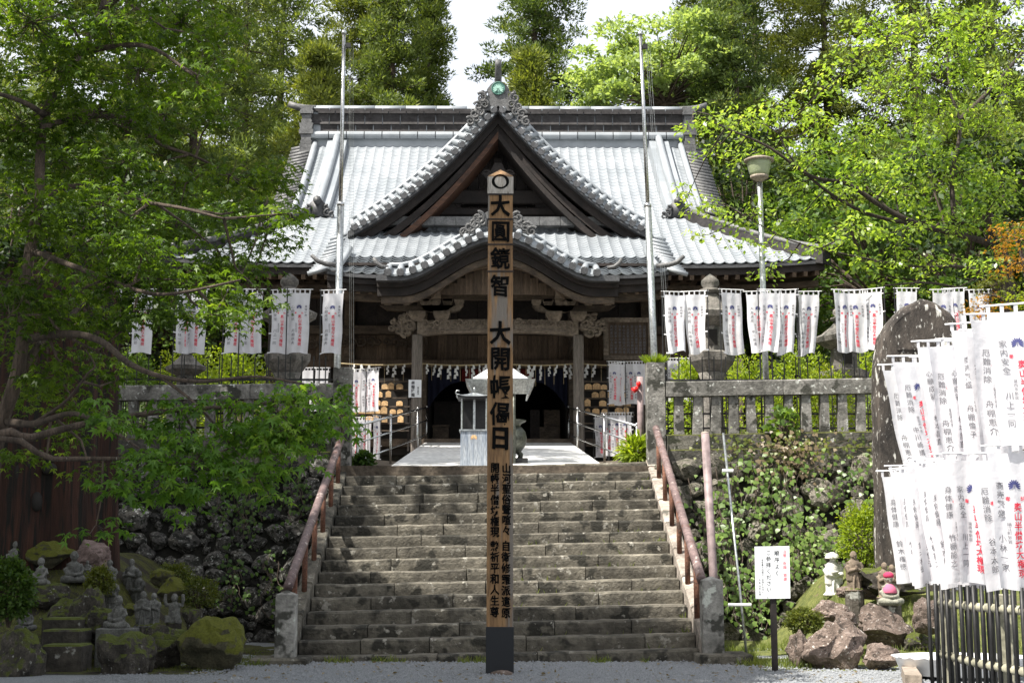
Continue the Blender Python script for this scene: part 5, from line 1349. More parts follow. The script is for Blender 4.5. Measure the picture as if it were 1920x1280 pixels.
boulder('brown block between the seated statue and the mossy boulder', 258, 345, 1168, 1250, 15.9, 'moss_rock', 24, GLK)
boulder('mossy slanting rock beside the small dark statue', 120, 192, 1095, 1180, 16.6, 'moss_rock', 25, GLK)
boulder('pitted dark rock behind the seated statue', 142, 215, 1135, 1205, 16.3, 'moss_rock', 26, GLK)
boulder('pinkish pale rock at the top of the statue garden', 120, 200, 1010, 1062, 18.4, 'pink_rock', 27, GLK)
boulder('flat moss cushion stone under the great stump', 40, 135, 1012, 1060, 18.2, 'moss_heavy', 28, GLK, .6)
boulder('moss-topped round stone beside the azalea cushions', 290, 352, 1080, 1130, 17.4, 'moss_heavy', 29, GLK)
boulder('mossy stone under the clipped cushion by the wall', 276, 325, 1064, 1100, 18.0, 'moss_heavy', 30, GLK)
boulder('narrow lichen rock below the statue with raised arms', 338, 380, 1140, 1180, 16.5, 'moss_rock', 31, GLK)
boulder('small mossy stone between the statues', 228, 256, 1130, 1152, 16.7, 'moss_heavy', 32, GLK)
boulder('dark ledge stone under the kneeling statue', 38, 120, 1092, 1140, 17.2, 'moss_rock', 33, GLK)
boulder('squat dark rock left of the garden steps', 60, 160, 1120, 1190, 16.9, 'moss_rock', 34, GLK)
sp = thing('garden_steps', 'three mossy stone steps leading up between the shaded boulders', 'steps', tuple(P(115, 1262, 15.6)))
for k, (r0, r1) in enumerate(((1208, 1260), (1180, 1212), (1158, 1184))):
    y = 15.5+.35*k; a, b = P(78, r0, y), P(152, r0, y); zb = P(100, r1, y).z
    MB().box(a.x, b.x, y, y+.45, max(-.05, zb-.15), a.z).build('step', 'moss_rock', sp, bevel=.02)
kb = thing('concrete_kerb', 'low buff concrete kerb running from the rocks to the picket fence', 'kerb', tuple(P(1730, 1270, 14.4)))
MB().beam(P(1702, 1254, 15.1)*1+Vector((0, 0, -.1)), Vector((3.6, 12.35, .06)), .14, .3).build('kerb_block', 'concrete', kb)
wb = thing('white_tub', 'shallow white plastic tub set behind the picket fence', 'tub', (4.6, 14.2, 0))
g = MB(); g.lathe([(.4, .0), (.55, .02), (.6, .17), (.64, .20), (.58, .20), (.52, .05), (.02, .04)], (4.75, 14.6, .03), 24, 1.1, .9); g.build('shell', 'white_plastic', wb, True)

# --- small stone statues, each one continuous body grown from overlapping volumes
def remesh(mb, vox, name):
    me = mb.mesh(name+'_src', None); o = bpy.data.objects.new(name, me); COL.objects.link(o)
    m = o.modifiers.new('r', 'REMESH'); m.mode = 'VOXEL'; m.voxel_size = vox
    s = o.modifiers.new('s', 'SMOOTH'); s.iterations = 2; s.factor = .5
    dg = bpy.context.evaluated_depsgraph_get(); out = bpy.data.meshes.new_from_object(o.evaluated_get(dg)); out.name = name
    bpy.data.objects.remove(o); bpy.data.meshes.remove(me)
    out.polygons.foreach_set('use_smooth', [True]*len(out.polygons)); return out
def head(g, c, r):
    g.ell(c, (r*.86, r*.92, r*1.12), 16, 12); x, y, z = c
    g.ell((x, y-r*.9, z-r*.08), (r*.14, r*.16, r*.22), 8, 6)                          # nose
    for s in (-1, 1):
        g.ell((x+s*r*.86, y, z-r*.05), (r*.14, r*.2, r*.42), 8, 6)                    # long ears
        g.ell((x+s*r*.34, y-r*.72, z+r*.14), (r*.3, r*.2, r*.1), 8, 6)                # brows
        g.ell((x+s*r*.38, y-r*.68, z-r*.3), (r*.3, r*.22, r*.22), 8, 6)               # cheeks
    g.ell((x, y-r*.8, z-r*.5), (r*.26, r*.14, r*.08), 8, 6)                           # lips
    g.ell((x, y-r*.7, z-r*.75), (r*.3, r*.25, r*.2), 8, 6)
def standing(pray=True):
    g = MB(); g.lathe([(.21, 0), (.215, .03), (.2, .05), (.205, .2), (.195, .4), (.185, .56), (.19, .66), (.16, .73), (.08, .79), (.07, .84)], (0, 0, 0), 20, 1, .72)
    head(g, (0, -.01, .895), .105)
    for s in (-1, 1):
        g.tube([(s*.165, 0, .70), (s*.215, -.02, .58), (s*.19, -.09, .46), (s*.04, -.165, .52 if pray else .44)], [.07, .075, .07, .04], 10)
        g.hexa([(s*.12, -.14, .22), (s*.22, -.1, .22), (s*.22, .02, .24), (s*.12, .02, .24)], [(s*.1, -.13, .48), (s*.24, -.09, .48), (s*.23, .03, .5), (s*.12, .03, .5)])
        g.tube([(s*.08, -.155, 0), (s*.07, -.15, .2), (s*.03, -.135, .42)], [.025, .022, .02], 6)
    g.ell((0, -.175, .55 if pray else .45), (.045, .04, .075), 10, 8); g.lathe([(.24, -.07), (.27, -.03), (.235, .01)], (0, 0, 0), 16, 1, .8)
    return remesh(g, .0145, 'standing_body')
def seated():
    g = MB(); g.lathe([(.36, 0), (.38, .05), (.33, .14), (.22, .2), (.19, .36), (.2, .5), (.17, .58), (.08, .65), (.075, .7)], (0, 0, 0), 20, 1, .75)
    head(g, (0, -.02, .8), .135)
    for s in (-1, 1):
        g.tube([(s*.12, -.05, .14), (s*.32, -.14, .12), (s*.12, -.27, .10), (-s*.05, -.27, .10)], [.1, .105, .085, .06], 10)
        g.tube([(s*.17, 0, .55), (s*.25, -.02, .4), (s*.2, -.14, .27), (s*.03, -.23, .24)], [.075, .08, .07, .05], 10)
    g.ell((0, -.235, .25), (.075, .06, .05), 10, 8)
    return remesh(g, .0165, 'seated_body')
def raised():
    g = MB(); g.lathe([(.26, 0), (.27, .08), (.22, .16), (.19, .4), (.2, .55), (.15, .63), (.08, .69), (.07, .74)], (0, 0, 0), 20, 1, .75)
    head(g, (0, -.02, .83), .125)
    for s in (-1, 1): g.tube([(s*.15, 0, .6), (s*.27, -.02, .58), (s*.32, -.04, .74), (s*.3, -.05, .95)], [.075, .07, .06, .05], 10); g.tube([(s*.1, -.02, .12), (s*.2, -.16, .2), (s*.16, -.2, .02)], [.1, .09, .07], 10)
    return remesh(g, .0165, 'raised_arm_body')
BOD = {'p': standing(True), 'h': standing(False), 's': seated(), 'r': raised()}
BH = {'p': 1.0, 'h': 1.0, 's': .95, 'r': .98}
def statue(label, kind, px, r_top, r_base, hf, matn, grp, yaw=0, plinth=None, y=None):
    b = hit(px, r_base, hf) if y is None else P(px, r_base, y)
    H = P(px, r_top, b.y).z-b.z; sc = H/BH[kind]
    t = thing('stone_statue', label, 'statue', b, grp)
    me = BOD[kind].copy(); me.materials.clear(); me.materials.append(MATS[matn])
    put('body', me, t, Matrix.Translation(b) @ Matrix.Rotation(yaw, 4, 'Z') @ Matrix.Scale(sc, 4))
    if plinth:
        w = plinth; gz_ = min(hf(b.x, b.y), b.z)-.1; MB().box(b.x-w, b.x+w, b.y-w*.75, b.y+w*.75, gz_, b.z+.01).build('plinth', matn, t, bevel=.012)
    else:
        gz_ = hf(b.x, b.y)
        if b.z > gz_+.015: MB().lathe([(.2*sc, gz_-.05-b.z), (.24*sc, gz_-b.z+.02), (.23*sc, 0), (.2*sc, .015)], b, 9, 1.1, .9).build('pedestal_stone', 'moss_rock', t)
    return t, b, sc
GS = 'small stone statues of the shaded garden'
statue('standing robed stone statue at the outer edge of the shaded garden', 'h', 27, 1014, 1076, hL, 'statue', GS, .2)
statue('kneeling pale stone statue on the mossy ledge by the great stump', 's', 76, 1044, 1096, hL, 'statue', GS, -.4)
statue('small dark hunched statue on the slanting mossy rock', 's', 137, 1032, 1092, hL, 'statue', GS, .5)
statue('tiny statue head peeping out of the low shrubs', 'h', 163, 1050, 1082, hL, 'statue', GS, -.2)
statue('stone statue bust with pale collar behind the standing pair', 'p', 204, 1049, 1106, hL, 'statue', GS, .1)
statue('stone statue with white head in front of the rubble wall', 'p', 245, 1047, 1110, hL, 'statue', GS, -.3)
statue('dark-headed standing statue holding a tablet above the seated one', 'h', 208, 1076, 1146, hL, 'statue', GS, -.5)
statue('dark-headed standing statue with folded arms beside the moss cushion', 'h', 258, 1069, 1136, hL, 'statue', GS, -.6)
statue('seated meditating stone statue on a square plinth', 's', 221, 1115, 1178, hL, 'statue', GS, -.35, .21, 16.2)
statue('bigger of two standing statues huddled together above the boulder', 'p', 267, 1108, 1172, hL, 'statue', GS, .1, None, 16.5)
statue('smaller of two standing statues huddled together above the boulder', 'p', 287, 1111, 1170, hL, 'statue', GS, -.2, None, 16.65)
statue('squatting statue raising both arms beside the mossy boulder', 'r', 326, 1111, 1168, hL, 'statue', GS, -.2, None, 16.5)
statue('hunched statue half hidden by the dark bush', 's', 46, 1132, 1182, hL, 'statue', GS, .6, None, 16.2)
GR = 'stone statues on the sunlit bank'
t, b, sc = statue('white child monk statue in a broad round hat holding a bowl', 'h', 1563, 1036, 1112, hR, 'statue_pale', GR, .25)
MB().lathe([(.185*sc, .86*sc), (.19*sc, .875*sc), (.15*sc, .95*sc), (.09*sc, 1.0*sc), (.01, 1.02*sc)], b, 18).build('hat', 'statue_pale', t, True)
MB().lathe([(.05*sc, .46*sc), (.1*sc, .52*sc), (.1*sc, .56*sc), (.03*sc, .55*sc)], b+Vector((0, -.2*sc, 0)), 12).build('bowl', 'statue_pale', t, True)
statue('brown standing monk statue with a raised hand', 'p', 1602, 1033, 1104, hR, 'statue_brown', GR, .2, None, 18.2)
statue('brown statue standing close behind the red-capped one', 'p', 1674, 1058, 1120, hR, 'statue_brown', GR, 0, None, 17.6)
statue('brown statue head showing beside another behind the red cap', 'p', 1660, 1054, 1118, hR, 'statue_brown', GR, .2, None, 17.9)
t, b, sc = statue('seated stone statue wearing a red knitted cap and pink bib', 's', 1668, 1074, 1134, hR, 'statue_olive', GR, .1, None, 17.0)
MB().ell(b+Vector((0, -.01*sc, .88*sc)), (.16*sc, .165*sc, .115*sc), 16, 8).build('cap', 'red_cloth', t, True)
MB().lathe([(.225*sc, .36*sc), (.235*sc, .38*sc), (.215*sc, .5*sc), (.13*sc, .6*sc), (.09*sc, .63*sc)], b+Vector((0, -.035*sc, 0)), 18, .95, .85).build('bib', 'pink_cloth', t, True)

# ================================================================== VEGETATION
def skeleton(nodes):                                           # limb polylines -> flat array of points for hanging branches on
    out = []
    for pts in nodes:
        for a, b in zip(pts[:-1], pts[1:]):
            for k in range(6): out.append(np.array(Vector(a).lerp(Vector(b), k/6)))
        out.append(np.array(pts[-1]))
    return np.array(out)
def limb_tubes(g, limbs):
    for pts, r0, r1 in limbs:
        P_ = []
        for i in range(len(pts)-1):
            p0 = Vector(pts[max(i-1, 0)]); p1 = Vector(pts[i]); p2 = Vector(pts[i+1]); p3 = Vector(pts[min(i+2, len(pts)-1)])
            for k in range(4):
                t = k/4; P_.append(.5*((2*p1)+(p2-p0)*t+(2*p0-5*p1+4*p2-p3)*t*t+(3*p1-p0-3*p2+p3)*t**3))
        P_.append(Vector(pts[-1])); n = len(P_); g.tube(P_, [r0+(r1-r0)*i/(n-1) for i in range(n)], 8)
def crown_blobs(name, label, cat, limbs, blobs, T, mat, bark, dens, size, flatness, clump_r, seed, wid=1.0, droop=.5, base=None, group=None, twig=.006, blob_r=.02, mats=None):
    """tree: limbs given as polylines; every blob is a region of the crown filled with leaf clumps carried by twigs"""
    rs = np.random.RandomState(seed); t = thing(name, label, cat, base if base is not None else limbs[0][0][0], group)
    g = MB(); limb_tubes(g, limbs); sk = skeleton([l[0] for l in limbs]); lv = {}
    tw = MB()
    for bi, B in enumerate(blobs):
        c, r = blob(*B[:5], *(B[5:6] if len(B) > 5 and B[5] else (None,)))
        k = B[6] if len(B) > 6 else 1.0
        d = ((sk-c)**2).sum(1); j = sk[d.argmin()]
        mid = (j+c)/2+rs.normal(size=3)*.08; tw.tube([j, mid, c], [blob_r, blob_r*.7, blob_r*.45], 5, False)
        vol = r[0]*r[2]; n = max(3, int(dens*k*vol/(clump_r*clump_r)))
        for q in range(n):
            v = unit(1, rs)[0]*rs.rand()**.45; p = c+v*r
            if rs.rand() < .8:
                m2 = c+(p-c)*.5+np.array([0, 0, -.04]); tw.tube([c+(p-c)*.08, m2, p], [twig*1.4, twig, twig*.6], 3, False)
            m = int(rs.uniform(.7, 1.3)*B[7] if len(B) > 7 else rs.uniform(.7, 1.3)*22)
            a = rs.rand(m)*6.283; rr = np.sqrt(rs.rand(m))*clump_r*rs.uniform(.7, 1.3)
            C = p+np.stack([rr*np.cos(a), rr*np.sin(a), -droop*.5*rr*rr/clump_r+rs.normal(size=m)*clump_r*flatness], 1)
            dr = np.stack([np.cos(a), np.sin(a), -droop*(.4+rs.rand(m))], 1)+rs.normal(size=(m, 3))*.35
            nr = np.array([0, 0, 1])+rs.normal(size=(m, 3))*.38
            mt = mats[bi] if mats and bi in mats else mat
            lv.setdefault(mt, LV()).add(leaves(C, dr, nr, size*rs.uniform(.5, 1.3, m), T, wid))
    tr = g.build('trunk', bark, t, True, fix=False); tag(tw.build('twigs', bark, tr, False, fix=False), kind='stuff')
    for i, (mt, L) in enumerate(lv.items()): L.build('crown', mt, t)
    return t

# --- big maple on the left: limbs follow what can be seen of its grey branches
Q = lambda px, py, y: P(px, py, y)
YM = 11.5
mb_ = Q(-40, 1180, YM); mb_.z = -.05
maple_limbs = [
    ([mb_, Q(-25, 1000, YM), Q(-5, 820, YM), Q(28, 720, YM), Q(42, 640, YM), Q(52, 500, YM), Q(72, 380, YM), Q(78, 250, YM+.2), Q(100, 180, YM+.3), Q(150, 100, YM+.4), Q(190, 20, YM+.5), Q(205, -60, YM+.6)], .075, .022),
    ([Q(30, 715, YM), Q(70, 650, YM+.2), Q(120, 600, YM+.6), Q(160, 570, YM+1)], .04, .02),
    ([Q(10, 790, YM), Q(60, 795, YM-.4), Q(95, 785, YM-.7), Q(140, 775, YM-1), Q(200, 800, YM-1.3), Q(260, 840, YM-1.6)], .035, .008),
    ([Q(52, 635, YM), Q(130, 625, YM-.6), Q(190, 640, YM-1), Q(240, 680, YM-1.4), Q(300, 705, YM-1.7), Q(380, 715, YM-2), Q(480, 706, YM-2.2), Q(570, 720, YM-2.4)], .034, .006),
    ([Q(75, 370, YM), Q(130, 350, YM+.2), Q(200, 355, YM), Q(270, 378, YM-.3), Q(340, 390, YM-.6), Q(420, 410, YM-.8)], .03, .01),
    ([Q(80, 240, YM), Q(140, 222, YM+.4), Q(230, 220, YM+.8), Q(300, 270, YM+1), Q(380, 300, YM+1.2), Q(500, 370, YM+1.4)], .03, .01),
    ([Q(150, 100, YM), Q(230, 85, YM-.3), Q(290, 92, YM-.5), Q(360, 140, YM-.8)], .028, .01),
    ([Q(82, 215, YM), Q(40, 190, YM-.4), Q(-40, 165, YM-.8)], .03, .012),
    ([Q(60, 470, YM), Q(140, 500, YM-.5), Q(260, 545, YM-.8), Q(330, 550, YM-1), Q(450, 525, YM-1.2)], .028, .008),
    ([Q(190, 20, YM), Q(260, -30, YM-.5), Q(350, -70, YM-.8)], .03, .02),
    ([Q(60, 795, YM-.4), Q(100, 770, YM-.7), Q(130, 745, YM-.8), Q(165, 700, YM-.9), Q(178, 685, YM-.9), Q(160, 655, YM-1)], .016, .005),
    ([Q(300, 705, YM-1.7), Q(370, 760, YM-2), Q(430, 830, YM-2.2)], .014, .006)]
Bm = []
for (px, py, rx, ry) in [(60, 40, 130, 80), (200, 40, 130, 70), (340, 40, 100, 70), (400, 70, 50, 70), (100, 130, 120, 60), (260, 130, 120, 60), (370, 150, 60, 60), (40, 230, 100, 80), (180, 210, 120, 60), (310, 215, 80, 50), (395, 225, 40, 25),
                         (110, 300, 110, 60), (240, 300, 100, 50), (60, 400, 90, 70), (190, 380, 120, 50), (330, 345, 90, 40), (430, 330, 70, 40), (500, 335, 60, 50), (545, 400, 45, 45), (460, 395, 90, 40), (330, 420, 100, 40), (140, 470, 110, 50),
                         (270, 470, 110, 40), (410, 470, 90, 40), (500, 455, 60, 30), (60, 530, 80, 60), (200, 540, 110, 40), (340, 525, 100, 40), (440, 545, 60, 40), (480, 500, 45, 30), (395, 590, 70, 40), (280, 580, 70, 40), (130, 600, 60, 40), (230, 620, 60, 40), (70, 640, 60, 50), (420, 560, 40, 60), (120, 690, 70, 35), (210, 715, 60, 25), (50, 740, 50, 40), (150, 770, 60, 30), (60, 860, 50, 30), (190, 660, 50, 35), (20, 590, 50, 60), (500, 560, 25, 30), (130, 560, 70, 50), (90, 720, 60, 40), (180, 600, 50, 40), (120, 820, 60, 30), (170, 880, 40, 25)]:
    Bm.append((px, py, rx, ry, 11.6+rnd(-1.2, 1.6), None, 1.0, 20))
crown_blobs('maple_tree', 'spreading green maple with slender curved grey limbs shading the statue garden', 'tree', maple_limbs, Bm, T_MAPLE, 'leaf_maple', 'bark', 8.0, .088, .16, .21, 5, 1, .55, blob_r=.014, twig=.004)
low_limbs = [([Q(-60, 860, 9.0), Q(60, 820, 9.1), Q(180, 790, 9.2), Q(320, 770, 9.3), Q(460, 760, 9.4), Q(600, 745, 9.5)], .035, .008), ([Q(-60, 860, 9.0), Q(100, 860, 9.0), Q(240, 860, 9.0), Q(360, 870, 9.0)], .03, .006)]
low_limbs[0][0].insert(0, Vector((-4.7, 8.6, -.05))); low_limbs[1][0].insert(0, Vector((-4.7, 8.6, -.05)))
Bl = [(px, py, rx, ry, y, .35, 1.0, 16) for (px, py, rx, ry, y) in [(600, 762, 55, 45, 9.4), (545, 745, 60, 30, 9.4), (500, 790, 70, 45, 9.3), (575, 805, 60, 35, 9.4), (440, 800, 60, 45, 9.3), (530, 850, 50, 45, 9.2), (480, 890, 55, 55, 9.2), (420, 860, 60, 45, 9.2), (355, 830, 60, 40, 9.1), (320, 880, 60, 45, 9.0), (360, 930, 45, 40, 9.0),
      (250, 790, 60, 30, 9.2), (280, 860, 55, 40, 9.0), (250, 920, 50, 40, 9.0), (210, 770, 50, 25, 9.2), (340, 770, 70, 25, 9.3), (430, 755, 60, 22, 9.4), (640, 790, 22, 30, 9.5), (180, 985, 40, 20, 9)]]
crown_blobs('maple_tree', 'young maple with low sprays of fresh leaves hanging before the stone balustrade', 'tree', low_limbs, Bl, T_MAPLE, 'leaf_maple_low', 'bark', 7.0, .088, .12, .15, 6, 1, .8, base=(-4.7, 8.6, 0), blob_r=.008, twig=.003)
# --- sunlit cherry on the right
YC = 26
cb = Q(1905, 640, YC); cb.z = terr(cb.x, YC)-.1
cherry_limbs = [([cb, Q(1890, 560, YC), Q(1875, 470, YC), Q(1850, 400, YC)], .17, .10),
    ([Q(1870, 460, YC), Q(1800, 440, YC-.3), Q(1720, 420, YC-.6), Q(1650, 385, YC-.8), Q(1590, 345, YC-1), Q(1520, 330, YC-1.2), Q(1440, 275, YC-1.4), Q(1360, 240, YC-1.5), Q(1300, 210, YC-1.6)], .072, .008),
    ([Q(1760, 430, YC), Q(1640, 405, YC-.5), Q(1560, 365, YC-1), Q(1490, 305, YC-1.2), Q(1460, 250, YC-1.3)], .045, .01),
    ([Q(1790, 420, YC-.3), Q(1785, 330, YC-.2), Q(1800, 240, YC), Q(1780, 160, YC), Q(1775, 70, YC+.2)], .055, .014),
    ([Q(1800, 225, YC), Q(1860, 165, YC+.2), Q(1920, 95, YC+.4)], .055, .025),
    ([Q(1780, 160, YC), Q(1720, 130, YC-.2), Q(1660, 70, YC-.4)], .03, .012),
    ([Q(1880, 520, YC), Q(1800, 500, YC-.6), Q(1720, 500, YC-1), Q(1600, 480, YC-1.4), Q(1480, 450, YC-1.8), Q(1390, 400, YC-2)], .036, .006),
    ([Q(1890, 560, YC), Q(1820, 545, YC-.6), Q(1740, 530, YC-1), Q(1660, 535, YC-1.4)], .04, .01)]
Bc = []
for (px, py, rx, ry, k) in [(1640, 45, 70, 35, 1), (1740, 40, 90, 50, 1), (1850, 50, 80, 60, 1), (1700, 110, 90, 45, 1), (1610, 110, 60, 35, .9), (1800, 120, 90, 55, 1), (1890, 150, 50, 60, 1), (1560, 160, 70, 30, .9), (1660, 180, 80, 40, 1), (1760, 200, 80, 50, .9), (1860, 240, 70, 60, 1),
        (1330, 215, 50, 25, 1), (1400, 225, 60, 35, 1), (1470, 205, 60, 35, 1), (1540, 220, 60, 35, 1), (1620, 250, 80, 40, .9), (1720, 280, 70, 45, .9), (1350, 265, 50, 25, .9), (1440, 275, 60, 30, 1), (1530, 290, 60, 30, 1), (1620, 320, 70, 35, 1), (1690, 350, 70, 40, 1), (1800, 320, 70, 50, .9), (1880, 340, 50, 60, .9),
        (1370, 300, 40, 20, .8), (1480, 350, 60, 25, .9), (1560, 370, 60, 30, .9), (1290, 365, 35, 18, .9), (1340, 385, 50, 25, 1), (1410, 400, 60, 28, 1), (1500, 410, 60, 28, .9), (1600, 430, 70, 30, .9), (1700, 430, 70, 40, .9), (1800, 420, 70, 45, .9), (1890, 440, 40, 40, .9), (1330, 440, 45, 18, .8), (1440, 455, 55, 20, .8), (1550, 470, 60, 22, .8), (1650, 490, 60, 25, .8), (1750, 490, 60, 30, .8), (1850, 500, 50, 35, .8), (1450, 500, 40, 20, .7), (1700, 540, 50, 20, .7), (1290, 235, 30, 15, .8)]:
    Bc.append((px, py, rx, ry, YC-1.2+rnd(-1.5, 1.5), None, k, 15))
crown_blobs('cherry_tree', 'sunlit fresh green cherry tree spreading dark limbs beside the temple roof', 'tree', cherry_limbs, Bc, T_OVAL, 'leaf_cherry', 'dark_bark', 6.2, .11, .22, .28, 9, 1, .6, blob_r=.016, twig=.006)
ol = [([Vector((7.3, 19.6, .9)), Q(1925, 700, 19.8), Q(1930, 560, 19.8), Q(1915, 470, 19.8)], .06, .02), ([Q(1928, 600, 19.8), Q(1880, 560, 19.6), Q(1840, 550, 19.5)], .025, .008)]
crown_blobs('orange_maple', 'small maple with orange young leaves behind the upper banners', 'tree', ol, [(px, py, rx, ry, 19.7, .5, 1, 16) for px, py, rx, ry in [(1895, 440, 40, 30), (1905, 490, 35, 35), (1870, 530, 45, 25), (1850, 565, 45, 22), (1905, 560, 40, 30), (1840, 595, 30, 14), (1900, 610, 40, 20)]], T_MAPLE, 'leaf_orange', 'bark', 6, .06, .2, .15, 12, blob_r=.008, twig=.003, mats={2: 'leaf_azalea', 4: 'leaf_bright'})

# --- cedars and broadleaf trees on the hillside
T_NEEDLE = (np.array([(-.5, 0, 0), (.5, 0, 0), (0, 1, 0)]), np.array([(0, 1, 2)]))
def cedar(label, x, y, z0, H, spread, seed, mat, za, zb, dens=1.0, tuft=.72, group='cedars behind the temple', trunk=.32):
    """cedar: tapering trunk, drooping boughs, rounded tufts of short needles; boughs are closest together between heights za and zb"""
    rs = np.random.RandomState(seed); t = thing('cedar_tree', label, 'tree', (x, y, z0), group)
    g = MB(); lean = rs.normal(size=2)*.3
    ctr = lambda h: np.array([x+lean[0]*h/H, y+lean[1]*h/H, z0+h])
    g.tube([ctr(H*i/8) for i in range(9)], [trunk*(1-i/8.6) for i in range(9)], 8, False); L = LV(); bm = MB()
    hs = list(np.arange(max(1.5, za-z0), min(H, zb-z0), .105/dens))+list(np.arange(min(H-.2, zb-z0), H, .5))
    for i, h in enumerate(hs):
        l = spread*((1-(h/H)**1.7)*.85+.12)*rs.uniform(.45, 1.15); a = i*2.4+rs.rand(); h += rs.normal()*.15
        dv = np.array([math.cos(a), math.sin(a), 0]); p0 = ctr(h); dr = rs.uniform(.05, .35)
        bp = lambda k: p0+dv*l*k+np.array([0, 0, -dr*l*k*k+.12*l*k**4])
        bm.tube([bp(k) for k in (0, .35, .7, 1)], [.045, .03, .02, .008], 4, False)
        nt = max(2, int(l*1.5))
        for q in range(nt):
            k = .35+.65*(q+rs.rand())/nt; c = bp(k)+rs.normal(size=3)*np.array([.3, .3, .12])*(l*.22)
            r = tuft*rs.uniform(.55, 1.2); m = int(150*(r/tuft)**1.5); v = unit(m, rs); v[:, 2] = v[:, 2]*.75+.18
            C = c+v*r*(rs.rand(m, 1)**.35)*np.array([1, 1, .8])*.85
            L.add(leaves(C, v+np.array([0, 0, .4])+rs.normal(size=(m, 3))*.35, v+rs.normal(size=(m, 3))*.8, rs.uniform(.12, .27, m), T_NEEDLE, .42))
    tr = g.build('trunk', 'bark', t, True, fix=False); tag(bm.build('branches', 'bark', tr, fix=False), kind='stuff'); L.build('crown', mat, t)
def broad(name, label, x, y, z0, H, rx, rz, seed, mat, n=60, size=.16, T=T_OVAL, group=None, clr=.7, m=110, bark='bark', cz=None):
    """broadleaf tree: crown of leafy clumps around a forked trunk"""
    rs = np.random.RandomState(seed); t = thing(name, label, 'tree', (x, y, z0), group); cz = z0+H-rz if cz is None else cz
    g = MB(); g.tube([(x, y, z0-.1), (x+.1, y, (z0+cz)/2), (x, y, cz)], [.25, .2, .12], 8, False); tw = MB(); L = LV()
    for i in range(n):
        v = unit(1, rs)[0]*rs.rand()**.33; p = np.array([x, y, cz])+v*np.array([rx, rx, rz])
        tw.tube([(x, y, cz-rz*.4), (np.array([x, y, cz-rz*.2])+p)/2, p], [.06, .035, .012], 4, False)
        q = unit(m, rs); q[:, 2] = np.abs(q[:, 2])*.8-.2; C = p+q*clr*rs.uniform(.6, 1.3)*(rs.rand(m, 1)**.4)
        L.add(leaves(C, q+rs.normal(size=(m, 3))*.6, q*.4+np.array([0, 0, .8])+rs.normal(size=(m, 3))*.5, size*rs.uniform(.7, 1.3, m), T))
    tr = g.build('trunk', bark, t, True, fix=False); tag(tw.build('branches', bark, tr, fix=False), kind='stuff'); L.build('crown', mat, t)
def at(px, y): return xr(px, y, 300)
CD = [(470, 62, 30, 5.0, 'leaf_cedar', 'tall open cedar behind the maple with pale sky between its boughs'),
      (560, 56, 19, 4.4, 'leaf_cedar_warm', 'golden green cedar with rounded boughs right of the maple'),
      (660, 66, 32, 4.6, 'leaf_cedar_warm', 'tall yellowish cedar behind the flagpole by the maple'),
      (745, 64, 30, 4.2, 'leaf_cedar', 'cedar with grey bare twigs rising above the roof ridge'),
      (805, 70, 33, 2.2, 'leaf_cedar', 'narrow cedar bordering the white gap of sky'),
      (1005, 66, 38, 4.3, 'leaf_cedar_deep', 'dense dark cedar standing straight behind the gable crest'),
      (965, 60, 20.5, 3.0, 'leaf_cedar_warm', 'shorter yellow-tipped cedar just behind the roof ridge'),
      (1325, 74, 46, 4.2, 'leaf_cedar', 'tall cedar overhanging the pale broadleaf tree'),
      (1430, 62, 38, 5.2, 'leaf_cedar_warm', 'yellowish cedar filling the slope behind the street lamp'),
      (1560, 60, 34, 5.2, 'leaf_cedar_warm', 'broad drooping cedar behind the cherry tree'),
      (1720, 58, 36, 5.5, 'leaf_cedar', 'dark cedar half covered by the cherry crown'),
      (1880, 60, 36, 5.5, 'leaf_cedar', 'dark cedar at the edge of the slope past the cherry'),
      (515, 70, 38, 4.6, 'leaf_cedar', 'tall cedar filling the gap right of the open cedar'), (1385, 56, 30, 3.2, 'leaf_cedar_deep', 'slender dark cedar past the right roof end'),
      (360, 52, 26, 5.0, 'leaf_cedar', 'dark cedar seen through the maple leaves'),
      (230, 50, 27, 5.0, 'leaf_cedar', 'cedar behind the upright maple limb'),
      (90, 48, 26, 5.0, 'leaf_cedar', 'cedar deep behind the maple crown')]
for i, (px, y, H, sp_, mt, lab) in enumerate(CD):
    x = at(px, y); zlo = zr(300 if 540 < px < 1320 else 560, y); cedar(lab, x, y, max(terr(x, y), hill(x, y))-.3, H, sp_, 100+i, mt, zlo, zr(-70, y), 1.0 if 540 < px < 1320 else .62)
x = at(1250, 58); broad('broadleaf_tree', 'pale green feathery broadleaf tree above the right end of the roof', x, 58, hill(x, 58)-.3, 21.5, 3.9, 2.6, 41, 'leaf_pale', 120, .24, clr=.95, m=150, cz=zr(150, 58))
FT = [(430, 44, 9.5, 3.5, 3.5, 'leaf_dark', 'dark evergreen tree beside the left gable end'), (300, 40, 8.5, 4, 3.5, 'leaf_mid', 'mid green tree behind the shaded prayer banners'), (150, 38, 9, 4.5, 4, 'leaf_dark', 'dark bushy tree behind the great stump'),
      (10, 36, 9, 4, 4, 'leaf_dark', 'dark bushy tree at the outer edge behind the maple trunk'), (1390, 46, 12, 2.6, 4, 'leaf_dark', 'dark tree in the gap beside the right gable end'), (1640, 40, 10, 4, 3.6, 'leaf_mid', 'mid green tree behind the stele'),
      (1800, 36, 9, 4, 3.6, 'leaf_mid', 'green tree behind the orange maple'), (1930, 34, 9, 3.5, 4, 'leaf_dark', 'dark tree at the edge behind the orange maple'), (1480, 44, 9.5, 3, 3, 'leaf_mid', 'green tree behind the lamp pole')]
for i, (px, y, H, rx, rz_, mt, lab) in enumerate(FT):
    x = at(px, y); broad('broadleaf_tree', lab, x, y, terr(x, y)-.1, H, rx, rz_, 60+i, mt, 60, .22, clr=.95, m=120, group='trees behind the terrace')
